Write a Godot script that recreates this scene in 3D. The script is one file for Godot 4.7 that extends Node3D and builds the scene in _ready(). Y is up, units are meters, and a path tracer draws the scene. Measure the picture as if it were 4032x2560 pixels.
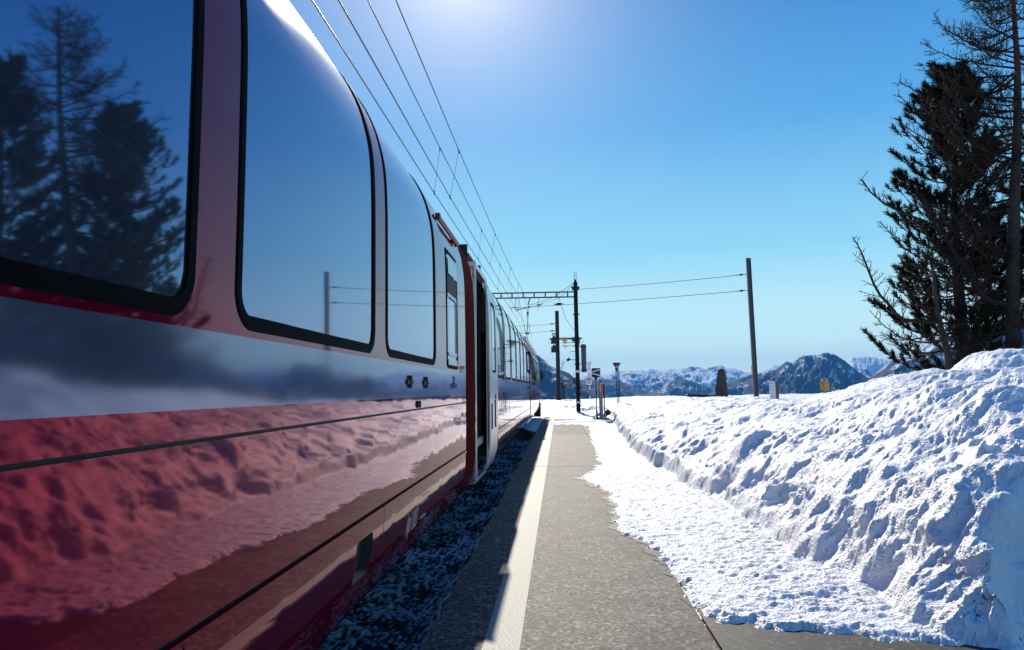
extends Node3D
# A red panoramic train standing at a snowy mountain platform. d = metres ahead of the camera along the track (-z).

var names := {}
var M := {}
var rng := RandomNumberGenerator.new()

# ------------------------------------------------------------------ mesh builder
class Mb:
	var v := PackedVector3Array()
	var n := PackedVector3Array()
	var uv := PackedVector2Array()
	var col := PackedColorArray()
	var tint := Color(1, 1, 1)
	var use_col := false

	func vert(p: Vector3, nn: Vector3, c: Color) -> void:
		v.push_back(p)
		n.push_back(nn)
		uv.push_back(Vector2(p.x + p.z, p.y))
		if use_col:
			col.push_back(c)

	func tri(a: Vector3, b: Vector3, c: Vector3) -> void:   # counter-clockwise seen from outside, flat
		var nn := (b - a).cross(c - a)
		if nn.length_squared() < 1e-16:
			return
		nn = nn.normalized()
		vert(a, nn, tint)
		vert(c, nn, tint)
		vert(b, nn, tint)

	func quad(a: Vector3, b: Vector3, c: Vector3, d: Vector3) -> void:
		tri(a, b, c)
		tri(a, c, d)

	func squad(a: Vector3, b: Vector3, c: Vector3, d: Vector3, na: Vector3, nb: Vector3, nc: Vector3, nd: Vector3) -> void:
		vert(a, na, tint)
		vert(c, nc, tint)
		vert(b, nb, tint)
		vert(a, na, tint)
		vert(d, nd, tint)
		vert(c, nc, tint)

	func box(c: Vector3, s: Vector3, b := Basis(), bev := 0.0) -> void:
		var h := s * 0.5
		if bev <= 0.0:
			bev = min(h.x, min(h.y, h.z)) * 0.12
		var ax := [Vector3(1, 0, 0), Vector3(0, 1, 0), Vector3(0, 0, 1)]
		# chamfered box: six faces, twelve edges, eight corners
		for i in 3:
			var u: Vector3 = ax[(i + 1) % 3]
			var w: Vector3 = ax[(i + 2) % 3]
			for sg in [-1.0, 1.0]:
				var nn: Vector3 = ax[i] * sg
				var cc: Vector3 = nn * h[i]
				var hu: float = h[(i + 1) % 3] - bev
				var hw: float = h[(i + 2) % 3] - bev
				var p := [cc - u * hu - w * hw, cc + u * hu - w * hw, cc + u * hu + w * hw, cc - u * hu + w * hw]
				if sg < 0:
					p.reverse()
				quad(c + b * p[0], c + b * p[1], c + b * p[2], c + b * p[3])
			for su in [-1.0, 1.0]:
				for sw in [-1.0, 1.0]:
					var e0: Vector3 = u * su * h[(i + 1) % 3] + w * sw * (h[(i + 2) % 3] - bev)
					var e1: Vector3 = u * su * (h[(i + 1) % 3] - bev) + w * sw * h[(i + 2) % 3]
					var l: Vector3 = ax[i] * (h[i] - bev)
					if su * sw > 0:
						quad(c + b * (e0 - l), c + b * (e1 - l), c + b * (e1 + l), c + b * (e0 + l))
					else:
						quad(c + b * (e1 - l), c + b * (e0 - l), c + b * (e0 + l), c + b * (e1 + l))
		for sx in [-1.0, 1.0]:
			for sy in [-1.0, 1.0]:
				for sz in [-1.0, 1.0]:
					var a := Vector3(sx * h.x, sy * (h.y - bev), sz * (h.z - bev))
					var e := Vector3(sx * (h.x - bev), sy * h.y, sz * (h.z - bev))
					var f := Vector3(sx * (h.x - bev), sy * (h.y - bev), sz * h.z)
					if sx * sy * sz > 0:
						tri(c + b * a, c + b * e, c + b * f)
					else:
						tri(c + b * a, c + b * f, c + b * e)

	func tube(path: Array, r0: float, r1: float, sides := 8, caps := true) -> void:
		var k := path.size()
		var ring := []
		var nor := []
		var up := Vector3(0.31, 0.9, 0.2).normalized()
		for i in k:
			var t: Vector3 = (path[min(i + 1, k - 1)] - path[max(i - 1, 0)]).normalized()
			var x := up.cross(t)
			if x.length() < 0.05:
				x = Vector3(1, 0, 0).cross(t)
			x = x.normalized()
			var y := t.cross(x)
			up = y if i > 0 else up
			var rr: float = lerp(r0, r1, float(i) / max(1, k - 1))
			var pr := PackedVector3Array()
			var pn := PackedVector3Array()
			for s in sides:
				var a := TAU * s / sides
				var dd := x * cos(a) + y * sin(a)
				pr.push_back(path[i] + dd * rr)
				pn.push_back(dd)
			ring.push_back(pr)
			nor.push_back(pn)
		for i in k - 1:
			for s in sides:
				var s2 := (s + 1) % sides
				squad(ring[i][s], ring[i][s2], ring[i + 1][s2], ring[i + 1][s], nor[i][s], nor[i][s2], nor[i + 1][s2], nor[i + 1][s])
		if caps:
			for s in sides:
				var s2 := (s + 1) % sides
				tri(path[0], ring[0][s2], ring[0][s])
				tri(path[k - 1], ring[k - 1][s], ring[k - 1][s2])

	func lathe(prof: Array, sides := 16, o := Vector3.ZERO, b := Basis()) -> void:   # [radius, height] pairs, upwards
		for i in prof.size() - 1:
			var p: Vector2 = prof[i]
			var q: Vector2 = prof[i + 1]
			var sl := Vector2(q.y - p.y, p.x - q.x).normalized()
			for s in sides:
				var a0 := TAU * s / sides
				var a1 := TAU * (s + 1) / sides
				var c0 := Vector3(cos(a0), 0, sin(a0))
				var c1 := Vector3(cos(a1), 0, sin(a1))
				var up := Vector3(0, 1, 0)
				var n0 := b * (c0 * sl.x + up * sl.y)
				var n1 := b * (c1 * sl.x + up * sl.y)
				squad(o + b * (c1 * p.x + up * p.y), o + b * (c0 * p.x + up * p.y), o + b * (c0 * q.x + up * q.y), o + b * (c1 * q.x + up * q.y), n1, n0, n0, n1)

	func prism(poly: PackedVector2Array, depth: float, t: Transform3D) -> void:   # poly in x, y (counter-clockwise), extruded along z
		var ix := Geometry2D.triangulate_polygon(poly)
		var h := depth * 0.5
		for i in range(0, ix.size(), 3):
			var a := poly[ix[i]]
			var b := poly[ix[i + 1]]
			var c := poly[ix[i + 2]]
			if (b - a).cross(c - a) < 0:
				var tmp := b
				b = c
				c = tmp
			tri(t * Vector3(a.x, a.y, h), t * Vector3(b.x, b.y, h), t * Vector3(c.x, c.y, h))
			tri(t * Vector3(a.x, a.y, -h), t * Vector3(c.x, c.y, -h), t * Vector3(b.x, b.y, -h))
		for i in poly.size():
			var a := poly[i]
			var b := poly[(i + 1) % poly.size()]
			quad(t * Vector3(a.x, a.y, -h), t * Vector3(b.x, b.y, -h), t * Vector3(b.x, b.y, h), t * Vector3(a.x, a.y, h))

	func mesh() -> ArrayMesh:
		var a := []
		a.resize(Mesh.ARRAY_MAX)
		a[Mesh.ARRAY_VERTEX] = v
		a[Mesh.ARRAY_NORMAL] = n
		a[Mesh.ARRAY_TEX_UV] = uv
		if use_col:
			a[Mesh.ARRAY_COLOR] = col
		var m := ArrayMesh.new()
		m.add_surface_from_arrays(Mesh.PRIMITIVE_TRIANGLES, a)
		return m

# ------------------------------------------------------------------ naming and parenting
func numbered(called: String) -> String:
	var k: int = names.get(called, 0)
	names[called] = k + 1
	return called if k == 0 else "%s_%03d" % [called, k]

func tag(o: Node, label: String, category := "", group := "") -> Node:
	o.set_meta("label", label)
	if category:
		o.set_meta("category", category)
	if group:
		o.set_meta("group", group)
	return o

func thing(called: String, label: String, category: String, at := Vector3.ZERO, group := "") -> Node3D:
	var o := Node3D.new()
	o.name = numbered(called)
	add_child(o)
	o.position = at
	tag(o, label, category, group)
	return o

func put(called: String, m: Mesh, mat: Material, parent: Node = null) -> MeshInstance3D:
	var o := MeshInstance3D.new()
	o.mesh = m
	o.material_override = mat
	if parent == null:
		o.name = numbered(called)
		add_child(o)
	else:
		var k := 0
		var nm := called
		while parent.has_node(nm):
			k += 1
			nm = "%s_%03d" % [called, k]
		o.name = nm
		parent.add_child(o)
	return o

func obj(called: String, mb: Mb, mat: Material, parent: Node = null) -> MeshInstance3D:
	return put(called, mb.mesh(), mat, parent)

func struct(called: String, m: Mesh, mat: Material, label: String) -> MeshInstance3D:
	var o := put(called, m, mat)
	o.set_meta("kind", "structure")
	o.set_meta("label", label)
	return o

# ------------------------------------------------------------------ materials
func lin(r: float, g: float, b: float, a := 1.0) -> Color:
	var c := Color(r, g, b).linear_to_srgb()
	c.a = a
	return c

func mat(c: Color, rough := 0.6, metal := 0.0, spec := 0.5) -> StandardMaterial3D:
	var m := StandardMaterial3D.new()
	m.albedo_color = c
	m.roughness = rough
	m.metallic = metal
	m.metallic_specular = spec
	return m

func noise_tex(freq: float, oct: int, size := 512, normal := false, strength := 4.0, type := FastNoiseLite.TYPE_SIMPLEX_SMOOTH, sd := 1, ramp: Gradient = null) -> NoiseTexture2D:
	var f := FastNoiseLite.new()
	f.noise_type = type
	f.frequency = freq
	f.fractal_octaves = oct
	f.seed = sd
	if type == FastNoiseLite.TYPE_CELLULAR:
		f.fractal_type = FastNoiseLite.FRACTAL_NONE if oct < 2 else FastNoiseLite.FRACTAL_FBM
	var t := NoiseTexture2D.new()
	t.width = size
	t.height = size
	t.seamless = true
	t.noise = f
	t.as_normal_map = normal
	t.bump_strength = strength
	if ramp:
		t.color_ramp = ramp
	return t

func grad(stops: Array) -> Gradient:
	var g := Gradient.new()
	var o := PackedFloat32Array()
	var c := PackedColorArray()
	for s in stops:
		o.push_back(s[0])
		c.push_back(s[1])
	g.offsets = o
	g.colors = c
	return g

func worldly(m: StandardMaterial3D, scale: float) -> StandardMaterial3D:
	m.uv1_triplanar = true
	m.uv1_world_triplanar = true
	m.uv1_scale = Vector3(scale, scale, scale)
	return m

func materials() -> void:
	var wavy := noise_tex(0.006, 2, 512, true, 6.0, FastNoiseLite.TYPE_SIMPLEX_SMOOTH, 11)
	var red := mat(lin(0.25, 0.002, 0.030), 0.04, 0.52, 0.36)
	red.normal_enabled = true
	red.normal_texture = wavy
	red.normal_scale = 0.05
	M.red = worldly(red, 0.55)
	var dr := mat(lin(0.14, 0.006, 0.006), 0.4)
	M.dark_red = dr
	var band := mat(lin(0.19, 0.21, 0.31), 0.09, 0.68, 0.5)
	band.normal_enabled = true
	band.normal_texture = wavy
	band.normal_scale = 0.05
	M.band = worldly(band, 0.55)
	var glass := mat(lin(0.20, 0.25, 0.42, 0.06), 0.03, 0.92, 0.5)
	glass.transparency = BaseMaterial3D.TRANSPARENCY_ALPHA
	glass.clearcoat_enabled = true
	glass.clearcoat = 0.2
	glass.clearcoat_roughness = 0.24
	M.glass = glass
	M.rubber = mat(lin(0.004, 0.004, 0.005), 0.65, 0.0, 0.12)
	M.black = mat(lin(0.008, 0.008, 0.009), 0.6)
	M.silver = mat(lin(0.55, 0.55, 0.57), 0.35, 0.3)
	M.roof = mat(lin(0.62, 0.62, 0.64), 0.4, 0.2)
	M.door = mat(lin(0.50, 0.51, 0.54), 0.25, 0.35)
	M.alu = mat(lin(0.6, 0.6, 0.62), 0.3, 0.8)
	M.interior = mat(lin(0.20, 0.17, 0.155), 0.7)
	M.ceiling = mat(lin(0.42, 0.36, 0.32), 0.6)
	M.seat = mat(lin(0.016, 0.010, 0.010), 0.95, 0.0, 0.2)
	M.white = mat(lin(0.75, 0.75, 0.74), 0.45)
	M.grey = mat(lin(0.22, 0.22, 0.24), 0.55)
	M.steel = mat(lin(0.022, 0.022, 0.026), 0.5, 0.2, 0.3)
	M.galv = mat(lin(0.08, 0.083, 0.10), 0.45, 0.3)
	M.wire = mat(lin(0.03, 0.03, 0.035), 0.5, 0.3)
	M.orange = mat(lin(0.75, 0.10, 0.015), 0.45)
	M.yellow = mat(lin(0.70, 0.36, 0.02), 0.5)
	M.signred = mat(lin(0.5, 0.02, 0.02), 0.5)
	M.blue = mat(lin(0.02, 0.05, 0.22), 0.5)
	M.letter = mat(lin(0.62, 0.45, 0.42), 0.5)
	# snow
	var sn := mat(lin(0.80, 0.81, 0.83), 0.55, 0.0, 0.35)
	sn.normal_enabled = true
	sn.normal_texture = noise_tex(0.05, 4, 512, true, 9.0, FastNoiseLite.TYPE_SIMPLEX_SMOOTH, 5)
	sn.normal_scale = 0.9
	M.snow = worldly(sn, 1.6)
	# asphalt
	var g := grad([[0.0, lin(0.010, 0.008, 0.007)], [0.13, lin(0.016, 0.013, 0.011)], [0.2, lin(0.062, 0.052, 0.044)], [0.5, lin(0.108, 0.089, 0.074)], [0.8, lin(0.162, 0.137, 0.116)], [0.92, lin(0.26, 0.235, 0.205)], [1.0, lin(0.38, 0.35, 0.31)]])
	M.asphalt = asphalt(g, 0.75)
	var g2 := grad([[0.0, lin(0.005, 0.005, 0.005)], [0.5, lin(0.016, 0.015, 0.014)], [0.8, lin(0.032, 0.030, 0.027)], [0.93, lin(0.07, 0.064, 0.058)], [1.0, lin(0.13, 0.12, 0.11)]])
	M.dark_asphalt = asphalt(g2, 0.65)
	var g3 := grad([[0.0, lin(0.04, 0.037, 0.033)], [0.5, lin(0.15, 0.138, 0.122)], [1.0, lin(0.26, 0.245, 0.215)]])
	M.concrete = asphalt(g3, 0.8)
	var gp := grad([[0.0, lin(0.06, 0.055, 0.05)], [0.36, lin(0.11, 0.105, 0.09)], [0.45, lin(0.36, 0.345, 0.28)], [0.56, lin(0.47, 0.455, 0.375)], [1.0, lin(0.58, 0.565, 0.48)]])
	var pt := mat(Color.WHITE, 0.7)
	pt.albedo_texture = noise_tex(0.09, 3, 1024, false, 1.0, FastNoiseLite.TYPE_SIMPLEX, 21, gp)
	M.paint = worldly(pt, 0.8)
	var bark := mat(Color.WHITE, 0.9)
	bark.albedo_texture = noise_tex(0.05, 3, 256, false, 1.0, FastNoiseLite.TYPE_SIMPLEX, 31, grad([[0.0, lin(0.012, 0.009, 0.007)], [0.6, lin(0.045, 0.033, 0.026)], [1.0, lin(0.10, 0.08, 0.07)]]))
	M.bark = worldly(bark, 1.2)
	M.twig = mat(lin(0.040, 0.025, 0.019), 0.85, 0.0, 0.2)
	var nd := mat(Color.WHITE, 0.8, 0.0, 0.2)
	nd.vertex_color_use_as_albedo = true
	M.needle = nd
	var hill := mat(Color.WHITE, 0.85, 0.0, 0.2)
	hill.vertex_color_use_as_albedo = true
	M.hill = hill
	var stone := mat(Color.WHITE, 0.9)
	stone.albedo_texture = noise_tex(0.03, 5, 512, false, 1.0, FastNoiseLite.TYPE_SIMPLEX, 41, grad([[0.0, lin(0.012, 0.010, 0.009)], [0.5, lin(0.06, 0.048, 0.042)], [1.0, lin(0.17, 0.145, 0.13)]]))
	M.stone = worldly(stone, 1.0)
	M.brown = mat(lin(0.13, 0.07, 0.055), 0.7)
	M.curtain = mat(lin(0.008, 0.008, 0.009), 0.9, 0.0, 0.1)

func asphalt(ramp: Gradient, rough: float) -> StandardMaterial3D:
	var a := mat(Color.WHITE, rough, 0.0, 0.4)
	var tx := noise_tex(0.075, 1, 1024, false, 1.0, FastNoiseLite.TYPE_CELLULAR, 3, ramp)
	(tx.noise as FastNoiseLite).cellular_return_type = FastNoiseLite.RETURN_CELL_VALUE
	a.albedo_texture = tx
	a.detail_enabled = true
	a.detail_blend_mode = BaseMaterial3D.BLEND_MODE_MUL
	a.detail_uv_layer = BaseMaterial3D.DETAIL_UV_2
	a.detail_albedo = noise_tex(0.012, 5, 512, false, 1.0, FastNoiseLite.TYPE_SIMPLEX_SMOOTH, 71, grad([[0.0, lin(0.55, 0.53, 0.51)], [0.36, lin(0.80, 0.78, 0.76)], [0.5, lin(0.97, 0.96, 0.95)], [1.0, lin(1.0, 1.0, 1.0)]]))
	a.uv2_triplanar = true
	a.uv2_world_triplanar = true
	a.uv2_scale = Vector3(0.22, 0.22, 0.22)
	return worldly(a, 0.7)

# ------------------------------------------------------------------ small maths
func lut(x: float, t: Array) -> float:   # flat list x, y, x, y ...
	var n := t.size() / 2
	if x <= t[0]:
		return t[1]
	for i in range(1, n):
		if x <= t[2 * i]:
			var f: float = (x - t[2 * i - 2]) / (t[2 * i] - t[2 * i - 2])
			return lerp(float(t[2 * i - 1]), float(t[2 * i + 1]), f)
	return t[2 * n - 1]

func noise(freq: float, oct: int, sd: int, type := FastNoiseLite.TYPE_SIMPLEX_SMOOTH) -> FastNoiseLite:
	var f := FastNoiseLite.new()
	f.noise_type = type
	f.frequency = freq
	f.fractal_octaves = oct
	f.seed = sd
	if oct < 2:
		f.fractal_type = FastNoiseLite.FRACTAL_NONE
	return f

func grid_mesh(P: PackedVector3Array, nr: int, nc: int, cols := PackedColorArray()) -> ArrayMesh:
	# rows run away (-z), columns to +x; the visible side is up
	var N := PackedVector3Array()
	N.resize(P.size())
	var ix := PackedInt32Array()
	ix.resize((nr - 1) * (nc - 1) * 6)
	var k := 0
	for r in nr:
		var r0: int = max(r - 1, 0) * nc
		var r1: int = min(r + 1, nr - 1) * nc
		var rr := r * nc
		for c in nc:
			var dx := P[rr + mini(c + 1, nc - 1)] - P[rr + maxi(c - 1, 0)]
			var dz := P[r1 + c] - P[r0 + c]
			N[rr + c] = dx.cross(dz).normalized()
			if r < nr - 1 and c < nc - 1:
				var a := rr + c
				ix[k] = a
				ix[k + 1] = a + nc + 1
				ix[k + 2] = a + 1
				ix[k + 3] = a
				ix[k + 4] = a + nc
				ix[k + 5] = a + nc + 1
				k += 6
	var A := []
	A.resize(Mesh.ARRAY_MAX)
	A[Mesh.ARRAY_VERTEX] = P
	A[Mesh.ARRAY_NORMAL] = N
	A[Mesh.ARRAY_INDEX] = ix
	if cols.size():
		A[Mesh.ARRAY_COLOR] = cols
	var m := ArrayMesh.new()
	m.add_surface_from_arrays(Mesh.PRIMITIVE_TRIANGLES, A)
	return m

# ------------------------------------------------------------------ sky
func sky_texture(gain: float, sun_dir: Vector3) -> ImageTexture:
	var w := 1024
	var h := 512
	var im := Image.create_empty(w, h, false, Image.FORMAT_RGBF)
	var stops := [[-90.0, Color(0.40, 0.52, 0.62)], [-2.0, Color(0.50, 0.68, 0.76)], [0.0, Color(1.02, 1.25, 1.16)], [3.0, Color(0.82, 1.15, 1.12)], [10.0, Color(0.33, 0.76, 0.99)], [19.0, Color(0.11, 0.42, 0.84)], [28.0, Color(0.044, 0.262, 0.66)], [45.0, Color(0.012, 0.12, 0.44)], [90.0, Color(0.006, 0.05, 0.28)]]
	for j in h:
		var el := 90.0 - (j + 0.5) / h * 180.0
		var base: Color = stops[0][1]
		for s in range(1, stops.size()):
			if el <= stops[s][0]:
				base = stops[s - 1][1].lerp(stops[s][1], clampf((el - stops[s - 1][0]) / (stops[s][0] - stops[s - 1][0]), 0, 1))
				break
			base = stops[s][1]
		var ce := cos(deg_to_rad(el))
		var se := sin(deg_to_rad(el))
		for i in w:
			var a := (i + 0.5) / w * TAU
			var dir := Vector3(sin(a) * ce, se, -cos(a) * ce)
			var ang := rad_to_deg(acos(clampf(dir.dot(sun_dir), -1, 1)))
			var gl := 1.3 * exp(-ang / 6.2) if el > -3.0 else 0.0
			im.set_pixel(i, j, Color((base.r + gl) * gain, (base.g + gl * 0.85) * gain, (base.b + gl * 0.66) * gain))
	return ImageTexture.create_from_image(im)

# ------------------------------------------------------------------ the railway car shell
var PW := PackedFloat32Array()
var PY := PackedFloat32Array()
var PNX := PackedFloat32Array()
var PNY := PackedFloat32Array()
const DT := 0.03
var TROOF := 0.0

func profile() -> void:
	var k := [Vector2(1.165, 0.30), Vector2(1.222, 0.46), Vector2(1.246, 0.62), Vector2(1.25, 0.77), Vector2(1.252, 1.05), Vector2(1.251, 1.36), Vector2(1.25, 1.62), Vector2(1.247, 1.95), Vector2(1.243, 2.25), Vector2(1.238, 2.5), Vector2(1.226, 2.70), Vector2(1.20, 2.85), Vector2(1.155, 3.0), Vector2(1.09, 3.13), Vector2(1.0, 3.245), Vector2(0.86, 3.34), Vector2(0.68, 3.41), Vector2(0.45, 3.46), Vector2(0.2, 3.485), Vector2(0.0, 3.49)]
	var c := Curve2D.new()
	for i in k.size():
		var a: Vector2 = k[max(i - 1, 0)]
		var b: Vector2 = k[min(i + 1, k.size() - 1)]
		var t: Vector2 = (b - a) / 6.0
		if i == 0 or i == k.size() - 1:
			t *= 2.0
		c.add_point(k[i], -t, t)
	c.bake_interval = 0.01
	var n := int(c.get_baked_length() / DT)
	TROOF = n
	for i in n + 1:
		var p := c.sample_baked(c.get_baked_length() * i / n)
		PW.push_back(p.x)
		PY.push_back(p.y)
	for i in n + 1:
		var a2: int = max(i - 1, 0)
		var b2: int = min(i + 1, n)
		var tn := Vector2(PW[b2] - PW[a2], PY[b2] - PY[a2]).normalized()
		PNX.push_back(tn.y)
		PNY.push_back(-tn.x)

func ty(y: float) -> float:
	for i in PY.size() - 1:
		if PY[i + 1] >= y:
			return i + (y - PY[i]) / (PY[i + 1] - PY[i])
	return TROOF

func pp(t: float, h: float, side: float) -> Vector3:   # x, y on the shell, h proud of it
	var i := clampi(int(t), 0, PW.size() - 2)
	var f := t - i
	var nx: float = lerp(PNX[i], PNX[i + 1], f)
	var ny: float = lerp(PNY[i], PNY[i + 1], f)
	return Vector3(side * (lerp(PW[i], PW[i + 1], f) + nx * h), lerp(PY[i], PY[i + 1], f) + ny * h, 0)

func pn(t: float, side: float) -> Vector3:
	var i := clampi(int(t), 0, PW.size() - 2)
	var f := t - i
	return Vector3(side * lerp(PNX[i], PNX[i + 1], f), lerp(PNY[i], PNY[i + 1], f), 0).normalized()

var DM := 0.0   # middle of the car that is being built
func sp(d: float, t: float, h: float, side: float) -> Vector3:
	var p := pp(t, h, side)
	p.z = DM - d
	return p

func sq(mb: Mb, side: float, a: Vector2, b: Vector2, c: Vector2, e: Vector2, ha := 0.0, hb := 0.0) -> void:   # a, b at height ha and c, e at height hb; counter-clockwise on the near side
	if side > 0:
		mb.squad(sp(a.x, a.y, ha, 1), sp(b.x, b.y, ha, 1), sp(c.x, c.y, hb, 1), sp(e.x, e.y, hb, 1), pn(a.y, 1), pn(b.y, 1), pn(c.y, 1), pn(e.y, 1))
	else:
		mb.squad(sp(b.x, b.y, ha, -1), sp(a.x, a.y, ha, -1), sp(e.x, e.y, hb, -1), sp(c.x, c.y, hb, -1), pn(b.y, -1), pn(a.y, -1), pn(e.y, -1), pn(c.y, -1))

func strip(mb: Mb, side: float, d0: float, d1: float, t0: float, t1: float, h := 0.0) -> void:
	var n: int = max(1, int(ceil((t1 - t0) / 2.0)))
	for i in n:
		var a: float = lerp(t0, t1, float(i) / n)
		var b: float = lerp(t0, t1, float(i + 1) / n)
		sq(mb, side, Vector2(d0, a), Vector2(d1, a), Vector2(d1, b), Vector2(d0, b), h, h)

func rrect(a0: float, a1: float, b0: float, b1: float, r: float, outer: Array) -> Array:
	# points of a rounded rectangle (d, t in units of DT) and, for each, its partner on the outer rectangle
	var rt := r / DT
	var P := []
	var Q := []
	var o0: float = outer[0]
	var o1: float = outer[1]
	var u0: float = outer[2]
	var u1: float = outer[3]
	var nt: int = max(2, int((b1 - b0) / 2.0))
	var na := 8
	for i in nt + 1:
		var t: float = lerp(b0 + rt, b1 - rt, float(i) / nt)
		P.push_back(Vector2(a1, t)); Q.push_back(Vector2(o1, t))
	corner(P, Q, Vector2(a1 - r, b1 - rt), r, rt, 0, na, Vector2(o1, u1))
	for i in 3:
		var x: float = lerp(a1 - r, a0 + r, i / 2.0)
		P.push_back(Vector2(x, b1)); Q.push_back(Vector2(x, u1))
	corner(P, Q, Vector2(a0 + r, b1 - rt), r, rt, 1, na, Vector2(o0, u1))
	for i in nt + 1:
		var t: float = lerp(b1 - rt, b0 + rt, float(i) / nt)
		P.push_back(Vector2(a0, t)); Q.push_back(Vector2(o0, t))
	corner(P, Q, Vector2(a0 + r, b0 + rt), r, rt, 2, na, Vector2(o0, u0))
	for i in 3:
		var x: float = lerp(a0 + r, a1 - r, i / 2.0)
		P.push_back(Vector2(x, b0)); Q.push_back(Vector2(x, u0))
	corner(P, Q, Vector2(a1 - r, b0 + rt), r, rt, 3, na, Vector2(o1, u0))
	return [P, Q]

func corner(P: Array, Q: Array, c: Vector2, r: float, rt: float, q: int, n: int, oc: Vector2) -> void:
	for i in range(1, n):
		var a := PI / 2 * (q + float(i) / n)
		var cs := cos(a)
		var sn := sin(a)
		P.push_back(c + Vector2(cs * r, sn * rt))
		var f: float
		if absf(cs) >= absf(sn):
			f = absf(sn / cs)
			Q.push_back(Vector2(oc.x, lerp(c.y, oc.y, f)))
		else:
			f = absf(cs / sn)
			Q.push_back(Vector2(lerp(c.x, oc.x, f), oc.y))

func ring(mb: Mb, side: float, P: Array, Q: Array, hp: float, hq: float, steps := 1) -> void:   # P inside, Q outside
	var n := P.size()
	for i in n:
		var j := (i + 1) % n
		for s in steps:
			var f0 := float(s) / steps
			var f1 := float(s + 1) / steps
			var h0: float = lerp(hp, hq, f0)
			var h1: float = lerp(hp, hq, f1)
			sq2(mb, side, P[i].lerp(Q[i], f0), P[i].lerp(Q[i], f1), P[j].lerp(Q[j], f1), P[j].lerp(Q[j], f0), h0, h1)

func sq2(mb: Mb, side: float, a: Vector2, b: Vector2, c: Vector2, e: Vector2, h0: float, h1: float) -> void:   # a, e inside at h0; b, c outside at h1
	if side > 0:
		mb.squad(sp(a.x, a.y, h0, 1), sp(b.x, b.y, h1, 1), sp(c.x, c.y, h1, 1), sp(e.x, e.y, h0, 1), pn(a.y, 1), pn(b.y, 1), pn(c.y, 1), pn(e.y, 1))
	else:
		mb.squad(sp(b.x, b.y, h1, -1), sp(a.x, a.y, h0, -1), sp(e.x, e.y, h0, -1), sp(c.x, c.y, h1, -1), pn(b.y, -1), pn(a.y, -1), pn(e.y, -1), pn(c.y, -1))

func grow(a: Array, g: float) -> Array:   # [d0, d1, t0, t1, r]
	return [a[0] - g, a[1] + g, a[2] - g / DT, a[3] + g / DT, a[4] + g]

func window(car: Node3D, wall: Mb, side: float, w: Array, cell: Array) -> void:
	# w = [d0, d1, t0, t1, r] is the outer edge of the seal
	var rr := rrect(w[0], w[1], w[2], w[3], w[4], cell)
	ring(wall, side, rr[0], rr[1], 0.0, 0.0, 2)
	var inner := Mb.new()
	ring(inner, side, rr[0], rr[1], -0.04, -0.04, 2)
	obj("window_surround", inner, M.interior, car)
	var seal := Mb.new()
	var P0: Array = rr[0]
	var i1 := grow(w, -0.008)
	var i2 := grow(w, -0.045)
	var i3 := grow(w, -0.055)
	var A: Array = rrect(i1[0], i1[1], i1[2], i1[3], i1[4], i1)[0]
	var B: Array = rrect(i2[0], i2[1], i2[2], i2[3], i2[4], i2)[0]
	var C: Array = rrect(i3[0], i3[1], i3[2], i3[3], i3[4], i3)[0]
	ring(seal, side, A, P0, 0.005, -0.002)
	ring(seal, side, B, A, 0.004, 0.005)
	ring(seal, side, C, B, -0.012, 0.004)
	var frame := obj("window_seal", seal, M.rubber, car)
	# the pane, row by row
	var g := grow(w, -0.05)
	var pane := Mb.new()
	var rt: float = g[4] / DT
	var rows := []
	for i in 7:
		rows.push_back(g[2] + rt * (1.0 - cos(PI / 2 * i / 6.0)))
	var nn: int = max(2, int((g[3] - g[2] - 2 * rt) / 1.5))
	for i in range(1, nn):
		rows.push_back(lerp(float(g[2] + rt), float(g[3] - rt), float(i) / nn))
	for i in 7:
		rows.push_back(g[3] - rt + rt * sin(PI / 2 * i / 6.0))
	for i in rows.size() - 1:
		var e0 := inset(rows[i], g)
		var e1 := inset(rows[i + 1], g)
		sq(pane, side, Vector2(g[0] + e0, rows[i]), Vector2(g[1] - e0, rows[i]), Vector2(g[1] - e1, rows[i + 1]), Vector2(g[0] + e1, rows[i + 1]), -0.004, -0.004)
	obj("pane", pane, M.glass, frame)

func inset(t: float, g: Array) -> float:
	var r: float = g[4]
	var dy: float = max(0.0, max(g[2] + r / DT - t, t - g[3] + r / DT)) * DT
	return r - sqrt(max(0.0, r * r - dy * dy))

func end_wall(car: Node3D, d: float, facing: float, m: Material) -> void:   # facing +1: towards the camera
	var mb := Mb.new()
	var poly := PackedVector2Array()
	poly.push_back(Vector2(-1.05, 0.25)); poly.push_back(Vector2(1.05, 0.25))
	for i in range(0, PW.size() - 1, 2):
		var p := pp(i, -0.005, 1)
		poly.push_back(Vector2(p.x, p.y))
	poly.push_back(Vector2(0, 3.485))
	for i in range(PW.size() - 2, -1, -2):
		var p := pp(i, -0.005, -1)
		poly.push_back(Vector2(p.x, p.y))
	mb.prism(poly, 0.06, Transform3D(Basis(), Vector3(0, 0, DM - d - facing * 0.03)))
	obj("end_wall", mb, m, car)

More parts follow.
